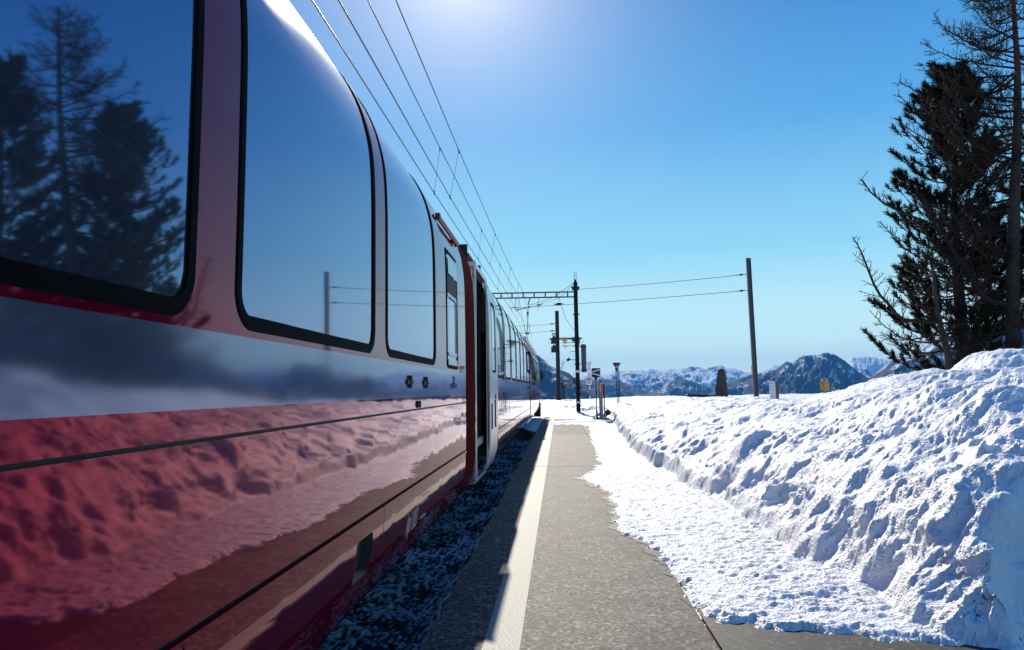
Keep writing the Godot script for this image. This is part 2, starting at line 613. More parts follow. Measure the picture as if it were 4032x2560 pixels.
func car_common(car: Node3D, d0: float, d1: float) -> void:
	var roof := Mb.new()
	for s in [1.0, -1.0]:
		strip(roof, s, d0, d1, ty(3.36), TROOF)
	obj("roof", roof, M.roof, car)
	var fl := Mb.new()
	fl.box(Vector3(0, 0.72, 0), Vector3(2.36, 0.10, d1 - d0 - 0.14))
	obj("floor", fl, M.grey, car)
	var un := Mb.new()
	un.box(Vector3(0, 0.55, 0), Vector3(1.7, 0.2, d1 - d0 - 1.0))
	for k in 3:
		un.box(Vector3(0, 0.32, (k - 1) * 2.0), Vector3(1.9, 0.36, 1.1))
	obj("underframe", un, M.black, car)
	for e in [-1.0, 1.0]:
		var bg := Mb.new()
		var zc: float = e * ((d1 - d0) * 0.5 - 2.6)
		bg.box(Vector3(0, 0.30, zc), Vector3(1.5, 0.16, 2.0))
		bg.box(Vector3(0.75, 0.22, zc), Vector3(0.12, 0.18, 2.3))
		bg.box(Vector3(-0.75, 0.22, zc), Vector3(0.12, 0.18, 2.3))
		var bo := obj("bogie", bg, M.black, car)
		for q in [-0.75, 0.75]:
			for x in [-0.53, 0.53]:
				var wh := Mb.new()
				wh.lathe([Vector2(0, -0.06), Vector2(0.33, -0.06), Vector2(0.35, 0.0), Vector2(0.33, 0.06), Vector2(0, 0.06)], 20, Vector3(x, 0.12, zc + q), Basis(Vector3(0, 0, 1), PI / 2))
				obj("wheel", wh, M.steel, bo)

func lower_body(car: Node3D, side: float, d0: float, d1: float, skirts: Array) -> void:
	var t_seam := ty(0.772)
	var t_up := ty(1.272)
	var t_b0 := ty(1.357)
	var t_b1 := ty(1.578)
	var g := 0.006 / DT
	var low := Mb.new()
	strip(low, side, d0, d1, t_seam + g, t_up - g)
	obj("lower_panel", low, M.red, car)
	var mid := Mb.new()
	strip(mid, side, d0, d1, t_up + g, t_b0)
	obj("upper_panel", mid, M.red, car)
	var bd := Mb.new()
	strip(bd, side, d0, d1, t_b0, t_b1, 0.001)
	obj("stripe", bd, M.band, car)
	for t in [t_seam, t_up]:
		var sm := Mb.new()
		var w: float = 0.014 / DT if t == t_seam else 0.010 / DT
		strip(sm, side, d0, d1, t - w, t + w, -0.012)
		obj("seam_groove", sm, M.black, car)
	# a thin raised drip rail under the lower groove catches the light
	var rail := Mb.new()
	strip(rail, side, d0, d1, t_seam - g * 4.2, t_seam - g * 1.6, 0.008)
	obj("drip_rail", rail, M.red, car)
	for s in skirts:
		var sk := Mb.new()
		if s.size() > 2:
			# a skirt with a rectangular hand hole
			var cell := [s[0], s[1], 0.0, t_seam - g]
			var hole := [s[2], s[3], ty(0.46), ty(0.665), 0.03]
			var rr := rrect(hole[0], hole[1], hole[2], hole[3], hole[4], cell)
			ring(sk, side, rr[0], rr[1], 0.0, 0.0, 3)
			var rim := Mb.new()
			var q := grow(hole, -0.012)
			ring(rim, side, rrect(q[0], q[1], q[2], q[3], q[4], q)[0], rr[0], -0.05, 0.0)
			obj("step_recess", rim, M.black, car)
			var bk := Mb.new()
			strip(bk, side, s[2] - 0.02, s[3] + 0.02, ty(0.45), ty(0.68), -0.05)
			obj("recess_back", bk, M.black, car)
		else:
			strip(sk, side, s[0], s[1], 0.0, t_seam - g)
		obj("skirt_panel", sk, M.red, car)
	# inner lining behind the outer skin
	var ln := Mb.new()
	for i in 1:
		strip(ln, -side, d0 + 0.06, d1 - 0.06, ty(0.72), ty(1.6), 0.0)
	ln = Mb.new()
	ln.box(Vector3(side * 1.175, 1.17, 0), Vector3(0.03, 0.80, d1 - d0 - 0.16))
	obj("wall_lining", ln, M.interior, car)

func seat_pair(car: Node3D, x: float, z: float, facing: float) -> void:
	var mb := Mb.new()
	mb.box(Vector3(x, 1.16, z), Vector3(0.92, 0.14, 0.48), Basis(), 0.04)
	mb.box(Vector3(x - 0.235, 1.52, z + facing * 0.27), Vector3(0.44, 0.86, 0.12), Basis(Vector3(1, 0, 0), facing * 0.14), 0.05)
	mb.box(Vector3(x + 0.235, 1.52, z + facing * 0.27), Vector3(0.44, 0.86, 0.12), Basis(Vector3(1, 0, 0), facing * 0.14), 0.05)
	mb.box(Vector3(x - 0.235, 1.93, z + facing * 0.32), Vector3(0.30, 0.16, 0.11), Basis(), 0.05)
	mb.box(Vector3(x + 0.235, 1.93, z + facing * 0.32), Vector3(0.30, 0.16, 0.11), Basis(), 0.05)
	mb.box(Vector3(x, 0.94, z), Vector3(0.7, 0.34, 0.3))
	obj("seat", mb, M.seat, car)

func bracket(car: Node3D, d: float, y: float, s := 1.0) -> void:
	var mb := Mb.new()
	var p := sp(d, ty(y), 0.0, 1)
	mb.box(p + Vector3(0.006, 0, 0), Vector3(0.012, 0.032 * s, 0.20 * s))
	mb.box(p + Vector3(0.010, 0.002 * s, 0), Vector3(0.018, 0.085 * s, 0.040 * s), Basis(), 0.005)
	obj("side_bracket", mb, M.black, car)

func text_on(car: Node3D, called: String, words: String, size: float, d: float, y: float, m: Material, narrow := 1.0, slant := 0.0) -> void:
	var t := TextMesh.new()
	t.text = words
	var f := SystemFont.new()
	f.font_names = PackedStringArray(["Droid Sans"])
	t.font = f
	t.font_size = 48
	t.pixel_size = size / 36.0
	t.depth = 0.002
	t.curve_step = 2.0
	var o := put(called, t, m, car)
	var p := sp(d, ty(y), 0.003, 1)
	var nn := pn(ty(y), 1)
	var up := Vector3(0, 0, -1).cross(-nn).normalized()
	if up.y < 0:
		up = -up
	o.transform = Transform3D(Basis(Vector3(0, 0, -1) * narrow, up + Vector3(0, 0, -slant), nn), p)

func panorama_car(called: String, label: String, d0: float, d1: float, wins: Array, near: bool) -> Node3D:
	DM = (d0 + d1) / 2
	var car := thing(called, label, "train car", Vector3(-2.25, 0, -DM), "cars of the standing train")
	car_common(car, d0, d1)
	var tz0 := ty(1.578)
	var tz1 := ty(3.36)
	var wt0 := ty(1.60)
	var wt1 := ty(3.30)
	for side in [1.0, -1.0]:
		var wall := Mb.new()
		var edge := d0
		for i in wins.size():
			var w: Array = wins[i]
			var nx: float = (w[1] + wins[i + 1][0]) / 2 if i < wins.size() - 1 else w[1] + 0.13
			if i == 0 and w[0] - 0.13 > d0:
				strip(wall, side, d0, w[0] - 0.13, tz0, tz1)
				edge = w[0] - 0.13
			window(car, wall, side, [w[0], w[1], wt0, wt1, 0.13], [edge, nx, tz0, tz1])
			edge = nx
		if side < 0 or not near:
			if edge < d1:
				strip(wall, side, edge, d1, tz0, tz1)
		else:
			# the end section with its narrow window
			var cell := [edge, d1, tz0, tz1]
			window(car, wall, side, [6.80, 7.56, ty(1.60), ty(2.72), 0.06], cell)
		obj("window_wall", wall, M.red, car)
	# ceiling, centre strip
	var ce := Mb.new()
	for s in [1.0, -1.0]:
		strip(ce, s, d0 + 0.1, d1 - 0.1, ty(3.30), TROOF, -0.09)
	obj("ceiling", ce, M.ceiling, car)
	return car

func cylinder_between(mb: Mb, a: Vector3, b: Vector3, r: float, sides := 8) -> void:
	mb.tube([a, b], r, r, sides)

func train() -> void:
	profile()
	# ---- the near car
	var wins := []
	for k in 7:
		var a := -8.12 + 2.08 * k
		wins.push_back([a, a + 1.82])
	var car := panorama_car("panorama_car", "nearest red panorama car with curved windows, silver stripe and Api 1303 on its skirt", -8.4, 8.19, wins, true)
	lower_body(car, 1.0, -8.4, 8.19, [[-8.4, 2.05], [2.062, 4.37, 3.80, 4.13], [4.382, 7.62], [7.63, 8.17]])
	lower_body(car, -1.0, -8.4, 8.19, [[-8.4, 8.19]])
	end_wall(car, -8.4, 1.0, M.dark_red)
	end_wall(car, 8.15, -1.0, M.dark_red)
	for d in [5.07, 5.69]:
		bracket(car, d, 1.46)
	bracket(car, 5.4, 1.305, 0.6)
	text_on(car, "car_number", "Api 1303", 0.14, 5.27, 0.53, M.letter, 0.52)
	text_on(car, "wordmark", "graubünden", 0.055, 7.22, 1.452, M.blue, 1.15)
	var em := Mb.new()
	var pe := sp(7.22, ty(1.47), 0.004, 1)
	em.tube([pe + Vector3(0, -0.055, 0.02), pe + Vector3(0, 0.06, -0.06)], 0.005, 0.003, 5)
	em.tube([pe + Vector3(0, -0.02, -0.05), pe + Vector3(0, 0.065, 0.02)], 0.004, 0.003, 5)
	obj("emblem", em, M.blue, car)
	var ln := Mb.new()
	for q in [[5.55, 0.60, 0.3], [5.62, 0.645, 0.26], [5.62, 0.49, 0.22]]:
		var p := sp(q[0] + q[2] / 2, ty(q[1]), 0.002, 1)
		ln.box(p, Vector3(0.004, 0.007, q[2]))
	obj("marking_line", ln, M.letter, car)
	# hopper of the narrow window and its white framed lower pane
	var hp := Mb.new()
	var t0 := ty(1.72)
	var t1 := ty(2.30)
	var fr := [6.88, 7.49, t0, t1, 0.04]
	var fi := grow(fr, -0.035)
	ring(hp, 1.0, rrect(fi[0], fi[1], fi[2], fi[3], fi[4], fi)[0], rrect(fr[0], fr[1], fr[2], fr[3], fr[4], fr)[0], 0.006, 0.004)
	obj("sash_frame", hp, M.white, car)
	var vent := Mb.new()
	strip(vent, 1.0, 6.88, 7.49, ty(2.48), ty(2.66), 0.012)
	obj("sash_rail", vent, M.alu, car)
	vent = Mb.new()
	strip(vent, 1.0, 6.88, 7.49, ty(1.635), ty(1.69), 0.006)
	obj("sash_rail", vent, M.alu, car)
	var dark_strip := Mb.new()
	strip(dark_strip, 1.0, 6.87, 7.50, ty(2.305), ty(2.475), 0.003)
	obj("hopper_shade", dark_strip, M.black, car)  # black strip on the pane paints in the dark of the opening
	var dk := Mb.new()
	dk.box(Vector3(1.16, 2.16, DM - 7.18), Vector3(0.02, 1.2, 0.8))
	obj("wc_partition", dk, M.black, car)
	# the red gutter bar along the roof edge of the end section, with a darker hanging box at its end
	var gt := Mb.new()
	var ga := sp(6.75, ty(2.98), 0.012, 1)
	var gb := sp(8.12, ty(2.98), 0.012, 1)
	gt.tube([ga, gb], 0.024, 0.024, 8)
	gt.box(sp(6.75, ty(2.98), 0.012, 1), Vector3(0.045, 0.06, 0.06))
	obj("roof_gutter", gt, M.dark_red, car)
	# interior: seats in facing pairs, luggage shelf with a grille, dark blinds on the far side
	for k in 6:
		var zc: float = DM + 7.21 - 2.08 * k
		for x in [-0.72, 0.72]:
			seat_pair(car, x, zc + 0.55, 1.0)
			seat_pair(car, x, zc - 0.55, -1.0)
	var sh := Mb.new()
	for s in [-1.0, 1.0]:
		sh.box(Vector3(s * 0.42, 3.26, 0.3), Vector3(0.34, 0.05, 15.4))
	obj("ceiling_duct", sh, M.interior, car)
	for s in [-1.0, 1.0]:
		for k in 14:
			var gr := Mb.new()
			for j in 6:
				gr.box(Vector3(s * 0.42, 3.228, 7.2 - k * 1.04 + j * 0.025), Vector3(0.22, 0.014, 0.012))
			obj("air_grille", gr, M.black, car)
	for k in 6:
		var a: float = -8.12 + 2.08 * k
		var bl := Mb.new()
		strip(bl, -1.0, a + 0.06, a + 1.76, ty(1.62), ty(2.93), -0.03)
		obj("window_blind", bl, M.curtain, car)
	# ---- the second car: door first, then windows
	wins = []
	for k in 7:
		var a := 12.36 + 2.0 * k
		wins.push_back([a, a + 1.76])
	var c2 := panorama_car("panorama_car", "second red panorama car, its passenger door slid open just past the coupling", 9.12, 26.45, [], false)
	# rebuild: side walls with the doorway
	for ch in c2.get_children():
		if String(ch.name).begins_with("window_wall"):
			c2.remove_child(ch)
			ch.free()
	var tz0 := ty(1.578)
	var tz1 := ty(3.36)
	for side in [1.0, -1.0]:
		var wall := Mb.new()
		var edge := 12.2
		if side < 0:
			strip(wall, side, 9.12, 12.2, tz0, tz1)
		else:
			strip(wall, side, 9.12, 9.20, 0.0, tz1)
			strip(wall, side, 9.20, 10.74, ty(2.92), tz1)
			strip(wall, side, 10.74, 12.2, tz0, tz1)
		for i in wins.size():
			var w: Array = wins[i]
			var nx: float = w[1] + 0.12
			window(c2, wall, side, [w[0], w[1], ty(1.60), ty(3.30), 0.13], [edge, nx, tz0, tz1])
			edge = nx
		if edge < 26.45:
			strip(wall, side, edge, 26.45, tz0, tz1)
		obj("window_wall", wall, M.red, c2)
	lower_body(c2, 1.0, 10.74, 26.45, [[10.74, 13.4], [13.41, 16.2], [16.21, 19.0], [19.01, 22.0], [22.01, 25.2], [25.21, 26.43]])
	lower_body(c2, -1.0, 9.12, 26.45, [[9.12, 26.45]])
	for ch in c2.get_children():   # the near lining must not cross the doorway
		if String(ch.name) == "wall_lining":
			c2.remove_child(ch)
			ch.free()
	end_wall(c2, 9.12, 1.0, M.dark_red)
	end_wall(c2, 26.45, -1.0, M.dark_red)
	# doorway: silver frame, dark vestibule, grab post, steps
	var df := Mb.new()
	for d in [9.215, 10.72]:
		df.box(Vector3(1.242, 1.66, DM - d), Vector3(0.03 if d < 10.0 else 0.014, 2.66, 0.035))
	df.box(Vector3(1.20, 2.95, DM - 9.97), Vector3(0.10, 0.06, 1.53))
	obj("door_frame", df, M.alu, c2)
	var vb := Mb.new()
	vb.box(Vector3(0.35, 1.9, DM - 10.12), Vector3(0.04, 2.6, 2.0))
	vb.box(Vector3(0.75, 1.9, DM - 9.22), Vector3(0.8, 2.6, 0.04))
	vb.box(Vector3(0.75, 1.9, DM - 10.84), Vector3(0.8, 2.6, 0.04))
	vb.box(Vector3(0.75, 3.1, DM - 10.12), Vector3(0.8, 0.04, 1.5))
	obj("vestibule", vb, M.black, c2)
	var po := Mb.new()
	po.box(Vector3(1.16, 2.0, DM - 9.42), Vector3(0.05, 1.9, 0.05))
	obj("door_pillar", po, M.white, c2)
	var gp := Mb.new()
	gp.tube([Vector3(1.02, 1.0, DM - 10.45), Vector3(1.02, 2.6, DM - 10.45)], 0.016, 0.016, 8)
	obj("grab_pole", gp, M.brown, c2)
	for k in 3:
		var stp := Mb.new()
		stp.box(Vector3(1.10 - 0.22 * k, 0.30 + 0.2 * k, DM - 9.96), Vector3(0.24, 0.03, 1.42))
		obj("door_step", stp, M.grey, c2)
	# the leaf, slid forward outside the wall
	var leaf := Mb.new()
	var lt0 := 0.2
	var lt1 := ty(2.93)
	var lw := [11.12, 11.78, ty(1.66), ty(2.70), 0.08]
	var lr := rrect(lw[0], lw[1], lw[2], lw[3], lw[4], [10.72, 12.14, lt0, lt1])
	ring(leaf, 1.0, lr[0], lr[1], 0.034, 0.034, 8)
	for q in [10.72, 12.14]:
		for i in int(lt1 - lt0):
			var a := lt0 + i
			var s1 := 1.0 if q < 11 else -1.0
			var p0 := sp(q, a, 0.034, 1)
			var p1 := sp(q, a + 1, 0.034, 1)
			var p2 := sp(q, a + 1, 0.012, 1)
			var p3 := sp(q, a, 0.012, 1)
			if s1 > 0:
				leaf.quad(p3, p0, p1, p2)
			else:
				leaf.quad(p0, p3, p2, p1)
	var leafo := obj("door", leaf, M.door, c2)
	tag(leafo, "pale grey sliding door leaf with a narrow window")
	var ls := Mb.new()
	var l2 := grow(lw, -0.035)
	ring(ls, 1.0, rrect(l2[0], l2[1], l2[2], l2[3], l2[4], l2)[0], lr[0], 0.030, 0.038)
	obj("door_window_seal", ls, M.rubber, leafo)
	var lp := Mb.new()
	strip(lp, 1.0, lw[0] + 0.03, lw[1] - 0.03, lw[2] + 1.0, lw[3] - 1.0, 0.028)
	obj("pane", lp, M.glass, leafo)
	for q in [[10.98, 1.03, 0.36], [11.55, 1.05, 0.40], [11.62, 1.30, 0.07]]:
		var hd := Mb.new()
		var p := sp(q[0], ty(q[1]), 0.040, 1)
		hd.box(p, Vector3(0.016, q[2], 0.035))
		obj("handle", hd, M.black, leafo)
	for d in [24.7, 25.3]:
		bracket(c2, d, 1.46)
	bracket(c2, 25.0, 1.30, 0.7)
	for k in 7:
		var zc: float = DM - (13.24 + 2.0 * k)
		for x in [-0.72, 0.72]:
			seat_pair(c2, x, zc + 0.52, 1.0)
			seat_pair(c2, x, zc - 0.52, -1.0)
	# ---- jumper hoses between the second car and the red railcar
	DM = (9.12 + 26.45) / 2
	for q in [[2.62, 0.0], [2.05, -0.10]]:
		var hs := Mb.new()
		var path := []
		for i in 9:
			var f := i / 8.0
			path.push_back(Vector3(1.17 + 0.10 * sin(f * PI), q[0] + q[1] * sin(f * PI), DM - 26.1 - f * 0.9))
		hs.tube(path, 0.028, 0.028, 8)
		obj("jumper_hose", hs, M.black, c2)
	var hb := Mb.new()
	hb.tube([Vector3(1.29, 2.02, DM - 25.95), Vector3(1.29, 2.66, DM - 25.95)], 0.026, 0.026, 8)
	hb.box(Vector3(1.27, 2.66, DM - 26.1), Vector3(0.07, 0.06, 0.36))
	hb.box(Vector3(1.27, 2.02, DM - 26.1), Vector3(0.07, 0.08, 0.36))
	obj("hose_bracket", hb, M.black, c2)
	railcar()

func railcar() -> void:
	var d0 := 27.15
	var d1 := 39.4
	DM = (d0 + d1) / 2
	var car := thing("railcar", "red railcar with pale roof at the far front end of the train", "train car", Vector3(-2.25, 0, -DM), "cars of the standing train")
	car_common(car, d0, d1)
	var tz0 := ty(1.578)
	var tz1 := ty(3.36)
	for side in [1.0, -1.0]:
		var wall := Mb.new()
		var edge := d0
		for k in 8:
			var a := d0 + 0.55 + 1.42 * k
			window(car, wall, side, [a, a + 1.05, ty(1.78), ty(2.72), 0.1], [edge, a + 1.23, tz0, tz1])
			edge = a + 1.23
		strip(wall, side, edge, d1, tz0, tz1)
		obj("window_wall", wall, M.red, car)
		lower_body(car, side, d0, d1, [[d0, 31.0], [31.01, 35.5], [35.51, d1]])
	end_wall(car, d0, 1.0, M.dark_red)
	end_wall(car, d1, -1.0, M.dark_red)
	var gut := Mb.new()
	gut.tube([sp(d0, ty(3.2), 0.05, 1), sp(d1, ty(3.2), 0.05, 1)], 0.07, 0.07, 8)
	obj("roof_gutter", gut, M.white, car)
	var lampm := Mb.new()
	var p := sp(38.4, ty(2.15), 0.12, 1)
	lampm.box(p + Vector3(0, 0.12, 0), Vector3(0.2, 0.05, 0.05))
	lampm.box(p + Vector3(0.06, -0.12, 0), Vector3(0.16, 0.34, 0.12), Basis(), 0.04)
	obj("rear_mirror", lampm, M.black, car)
	# snow plough at the front
	var pl := Mb.new()
	pl.prism(PackedVector2Array([Vector2(-1.25, 0.02), Vector2(1.3, 0.02), Vector2(1.3, 0.75), Vector2(-1.25, 0.75)]), 0.08, Transform3D(Basis(Vector3(1, 0, 0), -0.35), Vector3(0, 0, DM - d1 - 0.35)))
	pl.box(Vector3(1.22, 0.62, DM - d1 - 0.3), Vector3(0.08, 0.5, 0.5), Basis(Vector3(1, 0, 0), 0.5))
	obj("snow_plough", pl, M.steel, car)
	var seats := Mb.new()
	for k in 8:
		seats.box(Vector3(0, 1.5, DM - (d0 + 1.0 + 1.42 * k)), Vector3(2.1, 1.1, 0.16), Basis(), 0.05)
	obj("seat_row", seats, M.seat, car)

# ------------------------------------------------------------------ terrain
var nA: FastNoiseLite
var nB: FastNoiseLite
var nC: FastNoiseLite
var nD: FastNoiseLite
var nE: FastNoiseLite
const EDGE := [4.4, 0.98, 4.99, 0.98, 5.27, 0.88, 5.94, 0.86, 7.19, 0.82, 7.6, 0.66, 8.05, 0.56, 9.3, 0.66, 10.59, 0.66, 11.5, 0.52, 12.34, 0.30, 13.1, 0.55, 14.73, 0.76, 20.0, 0.92, 29.9, 1.22, 30.6, 1.0, 31.0, -0.5, 33.4, -0.55, 33.9, 0.6, 36.2, 0.85, 36.8, -0.2, 38.0, -0.25, 38.6, 0.2, 39.4, 0.3, 40.2, -1.5, 60.0, -3.0]
const NEAR := [0.3, 5.4, 0.9, 5.02, 1.0, 4.93, 1.42, 4.75, 2.05, 4.58, 2.5, 4.54, 4.0, 4.5, 9.0, 4.2, 20.0, 3.0]
const FOOT := [4.5, 2.10, 5.2, 2.02, 7.0, 1.93, 9.0, 1.83, 11.5, 1.74, 14.0, 1.62, 17.6, 1.56, 24.0, 1.85, 29.8, 2.12, 34.0, 2.4, 40.0, 2.2, 44.0, 0.5, 48.0, -3.0]
const PLAT4 := [4.5, 1.22, 8.0, 1.20, 10.0, 1.10, 12.0, 0.94, 14.0, 0.80, 20.0, 0.68, 30.0, 0.68, 42.0, 0.74, 60.0, 0.72]
const PLAT := [4.5, 1.36, 7.0, 1.34, 8.5, 1.40, 10.2, 1.50, 11.4, 1.50, 13.25, 1.48, 14.9, 1.20, 16.6, 0.96, 18.9, 0.86, 22.7, 0.78, 30.0, 0.76, 42.0, 0.86, 60.0, 0.80]

func far_height(x: float, d: float) -> float:   # the broad shape beyond the platform
	var h: float = 0.60 + 0.18 * smoothstep(0.0, 7.0, x)
	h += 0.12 * nA.get_noise_2d(x * 0.35, d * 0.35) + 0.05 * nA.get_noise_2d(x * 1.4, d * 1.4)
	h += 0.95 * smoothstep(9.0, 16.0, x) * (1.0 - smoothstep(32.0, 44.0, d))
	h += 1.2 * smoothstep(19.0, 40.0, x) * (1.0 - smoothstep(45.0, 70.0, d))
	h += 0.05 * nD.get_noise_2d(x * 0.3, d * 0.5) + 0.11 * nB.get_noise_2d(x * 0.4, d * 0.6)
	if d > 56.0:
		h -= (d - 56.0) * (d - 56.0) * 0.0016
	return h

func bank_height(x: float, d: float) -> float:
	# thin ice sheet over the platform edge
	var ed: float = lut(d, EDGE) + 0.10 * nC.get_noise_2d(x * 0.6, d * 0.9) + 0.06 * nC.get_noise_2d(x * 2.2, d * 2.2) + 0.03 * nC.get_noise_2d(x * 7.0, d * 7.0)
	var nr: float = lut(x, NEAR) + 0.10 * nC.get_noise_2d(x * 1.1 + 40.0, d) + 0.05 * nC.get_noise_2d(x * 3.0, d * 3.0) + 0.025 * nC.get_noise_2d(x * 8.0, d * 8.0)
	var inside: float = min(x - ed, (d - nr) * 1.2)
	var h: float = clampf(inside * 0.40, -0.05, 0.022)
	if inside > 0.0:
		h += 0.016 * (nC.get_noise_2d(x * 2.2, d * 4.5) + 0.6) + 0.016 * nD.get_noise_2d(x * 1.2, d * 2.2)
		h += 0.05 * smoothstep(0.1, 1.6, inside)
		var near_foot: float = smoothstep(0.75, 0.1, lut(d, FOOT) - x)
		h += near_foot * maxf(0.0, 0.09 * nD.get_noise_2d(x * 1.4, d * 1.8) + 0.035)
	# the bank
	var ft: float = lut(d, FOOT) + 0.14 * nB.get_noise_2d(x * 0.5, d * 0.5) + 0.05 * nC.get_noise_2d(x * 0.8, d * 0.7)
	var u: float = x - ft
	if u > 0.0:
		var pl: float = lut(d, PLAT)
		var p4: float = lut(d, PLAT4)
		var L: float = lerp(1.2, 1.45, smoothstep(5.0, 9.0, d))
		var cl: float = smoothstep(7.0, 16.0, d)   # the cut wall is crisper farther along
		var w: float = lerp(0.05, 0.18, cl) * smoothstep(0.0, 0.14, u)
		var b: float = w + (p4 - w) * (1.0 - exp(-u / L)) / (1.0 - exp(-2.1 / L))
		b = min(b, p4 + 0.05) + (pl - p4) * smoothstep(3.2, 6.2, x)
		b += 0.16 * nA.get_noise_2d(x * 2.4 + 3.0, d * 2.4) * smoothstep(0.1, 0.8, u)
		# pyramids and lumps of the heap
		b += 0.22 * exp(-pow((x - 5.75) / 0.45, 2) - pow((d - 10.6) / 0.6, 2))
		b += 0.12 * exp(-pow((x - 5.0) / 0.35, 2) - pow((d - 9.9) / 0.4, 2))
		b += 0.17 * exp(-pow((x - 3.55) / 0.28, 2) - pow((d - 6.5) / 0.3, 2))
		b += 0.14 * exp(-pow((x - 4.3) / 0.3, 2) - pow((d - 7.4) / 0.3, 2))
		b += 0.13 * exp(-pow((x - 4.85) / 0.13, 2) - pow((d - 9.2) / 0.16, 2))
		b += 0.11 * exp(-pow((x - 2.95) / 0.08, 2) - pow((d - 5.62) / 0.09, 2))
		b += 0.13 * (exp(-u / 1.5) + 0.10) * nB.get_noise_2d(x * 0.7, d * 0.9) * smoothstep(0.0, 0.25, u)
		# the near end face of the heap
		var d0: float = 4.56 + 0.10 * nB.get_noise_2d(x * 0.8, 9.0)
		var dd: float = d - d0 + 0.30 * nB.get_noise_2d(x * 0.75 + 5.0, d * 0.75) + 0.10 * nC.get_noise_2d(x * 0.6, d * 0.9)
		var e: float = dd * 1.35
		e = max(e, 0.02)
		var kk: float = clampf(0.5 + 0.5 * (e - b) / 0.34, 0.0, 1.0)
		b = lerp(e, b, kk) - 0.34 * kk * (1.0 - kk)
		h = max(h, h + max(b, 0.0))
	if d > 30.0 or x > 8.0:
		var fs: float = lerp(39.5, 33.0, smoothstep(1.2, 2.6, x))
		var f: float = max(smoothstep(fs, fs + 9.0, d), smoothstep(8.0, 12.0, x))
		if x < -0.6 and d < 41.0:
			f = 0.0
		h = lerp(h, far_height(x, d), f)
	return h

func crust(P: PackedVector3Array, nr: int, nc: int) -> PackedVector3Array:
	# lumps, sun cups and grains pushed out along the surface, so that steep faces are as rough as flat ones
	var out := P.duplicate()
	for r in nr:
		var r0: int = maxi(r - 1, 0) * nc
		var r1: int = mini(r + 1, nr - 1) * nc
		var d := -P[r * nc].z
		var ft: float = lut(d, FOOT)
		var nearness: float = 1.0 - smoothstep(8.0, 20.0, d)
		for c in nc:
			var i := r * nc + c
			var p := P[i]
			if p.y < 0.004:
				continue
			var n := (P[r * nc + mini(c + 1, nc - 1)] - P[r * nc + maxi(c - 1, 0)]).cross(P[r1 + c] - P[r0 + c]).normalized()
			var u: float = p.x - ft
			var on: float = smoothstep(-0.02, 0.25, u)
			var ck: float = (exp(-maxf(u, 0.0) / 1.3) * nearness + 0.03) * on
			var q := p + 0.25 * Vector3(nB.get_noise_3d(p.x, p.y, p.z), 0, nB.get_noise_3d(p.x + 9.0, p.y, p.z))
			var end: float = on * (1.0 - smoothstep(0.9, 1.8, d - 4.56))
			ck = lerp(ck, 0.5, end)
			ck *= 0.25 + 0.95 * smoothstep(-0.15, 0.25, nA.get_noise_3d(p.x * 3.2, p.y * 3.2, p.z * 3.2))
			var h: float = 0.13 * ck * nB.get_noise_3d(p.x * 1.4, p.y * 1.8, p.z * 1.4) + 0.07 * end * nB.get_noise_3d(p.x * 0.9 + 4.0, p.y * 1.2, p.z * 0.9) + 0.075 * ck * nD.get_noise_3d(q.x * 0.75, q.y * 0.9, q.z * 0.75)
			h += 0.05 * ck * nD.get_noise_3d(q.x * 1.9 + 7.0, q.y * 2.0, q.z * 1.9)
			var rough: float = 0.35 + 0.65 * smoothstep(-0.22, 0.18, nA.get_noise_3d(p.x * 4.0 + 20.0, p.y * 4.0, p.z * 2.6))
			h += (0.014 + 0.022 * on) * rough * nE.get_noise_3d(p.x * 0.9 + p.z * 0.3, p.y, p.z * 1.8)
			h += (0.012 + 0.016 * on) * rough * nD.get_noise_3d(p.x * 2.8, p.y * 3.0, p.z * 4.2)
			h += (0.006 + 0.006 * on) * rough * nC.get_noise_3d(p.x * 4.4, p.y * 4.4, p.z * 6.6)
			h += 0.007 * (0.4 - absf(nE.get_noise_3d(p.x * 6.0, p.y * 6.0, p.z * 9.0)) * 1.5)
			h *= smoothstep(0.004, 0.03, p.y)
			out[i] = p + n * h
	return out

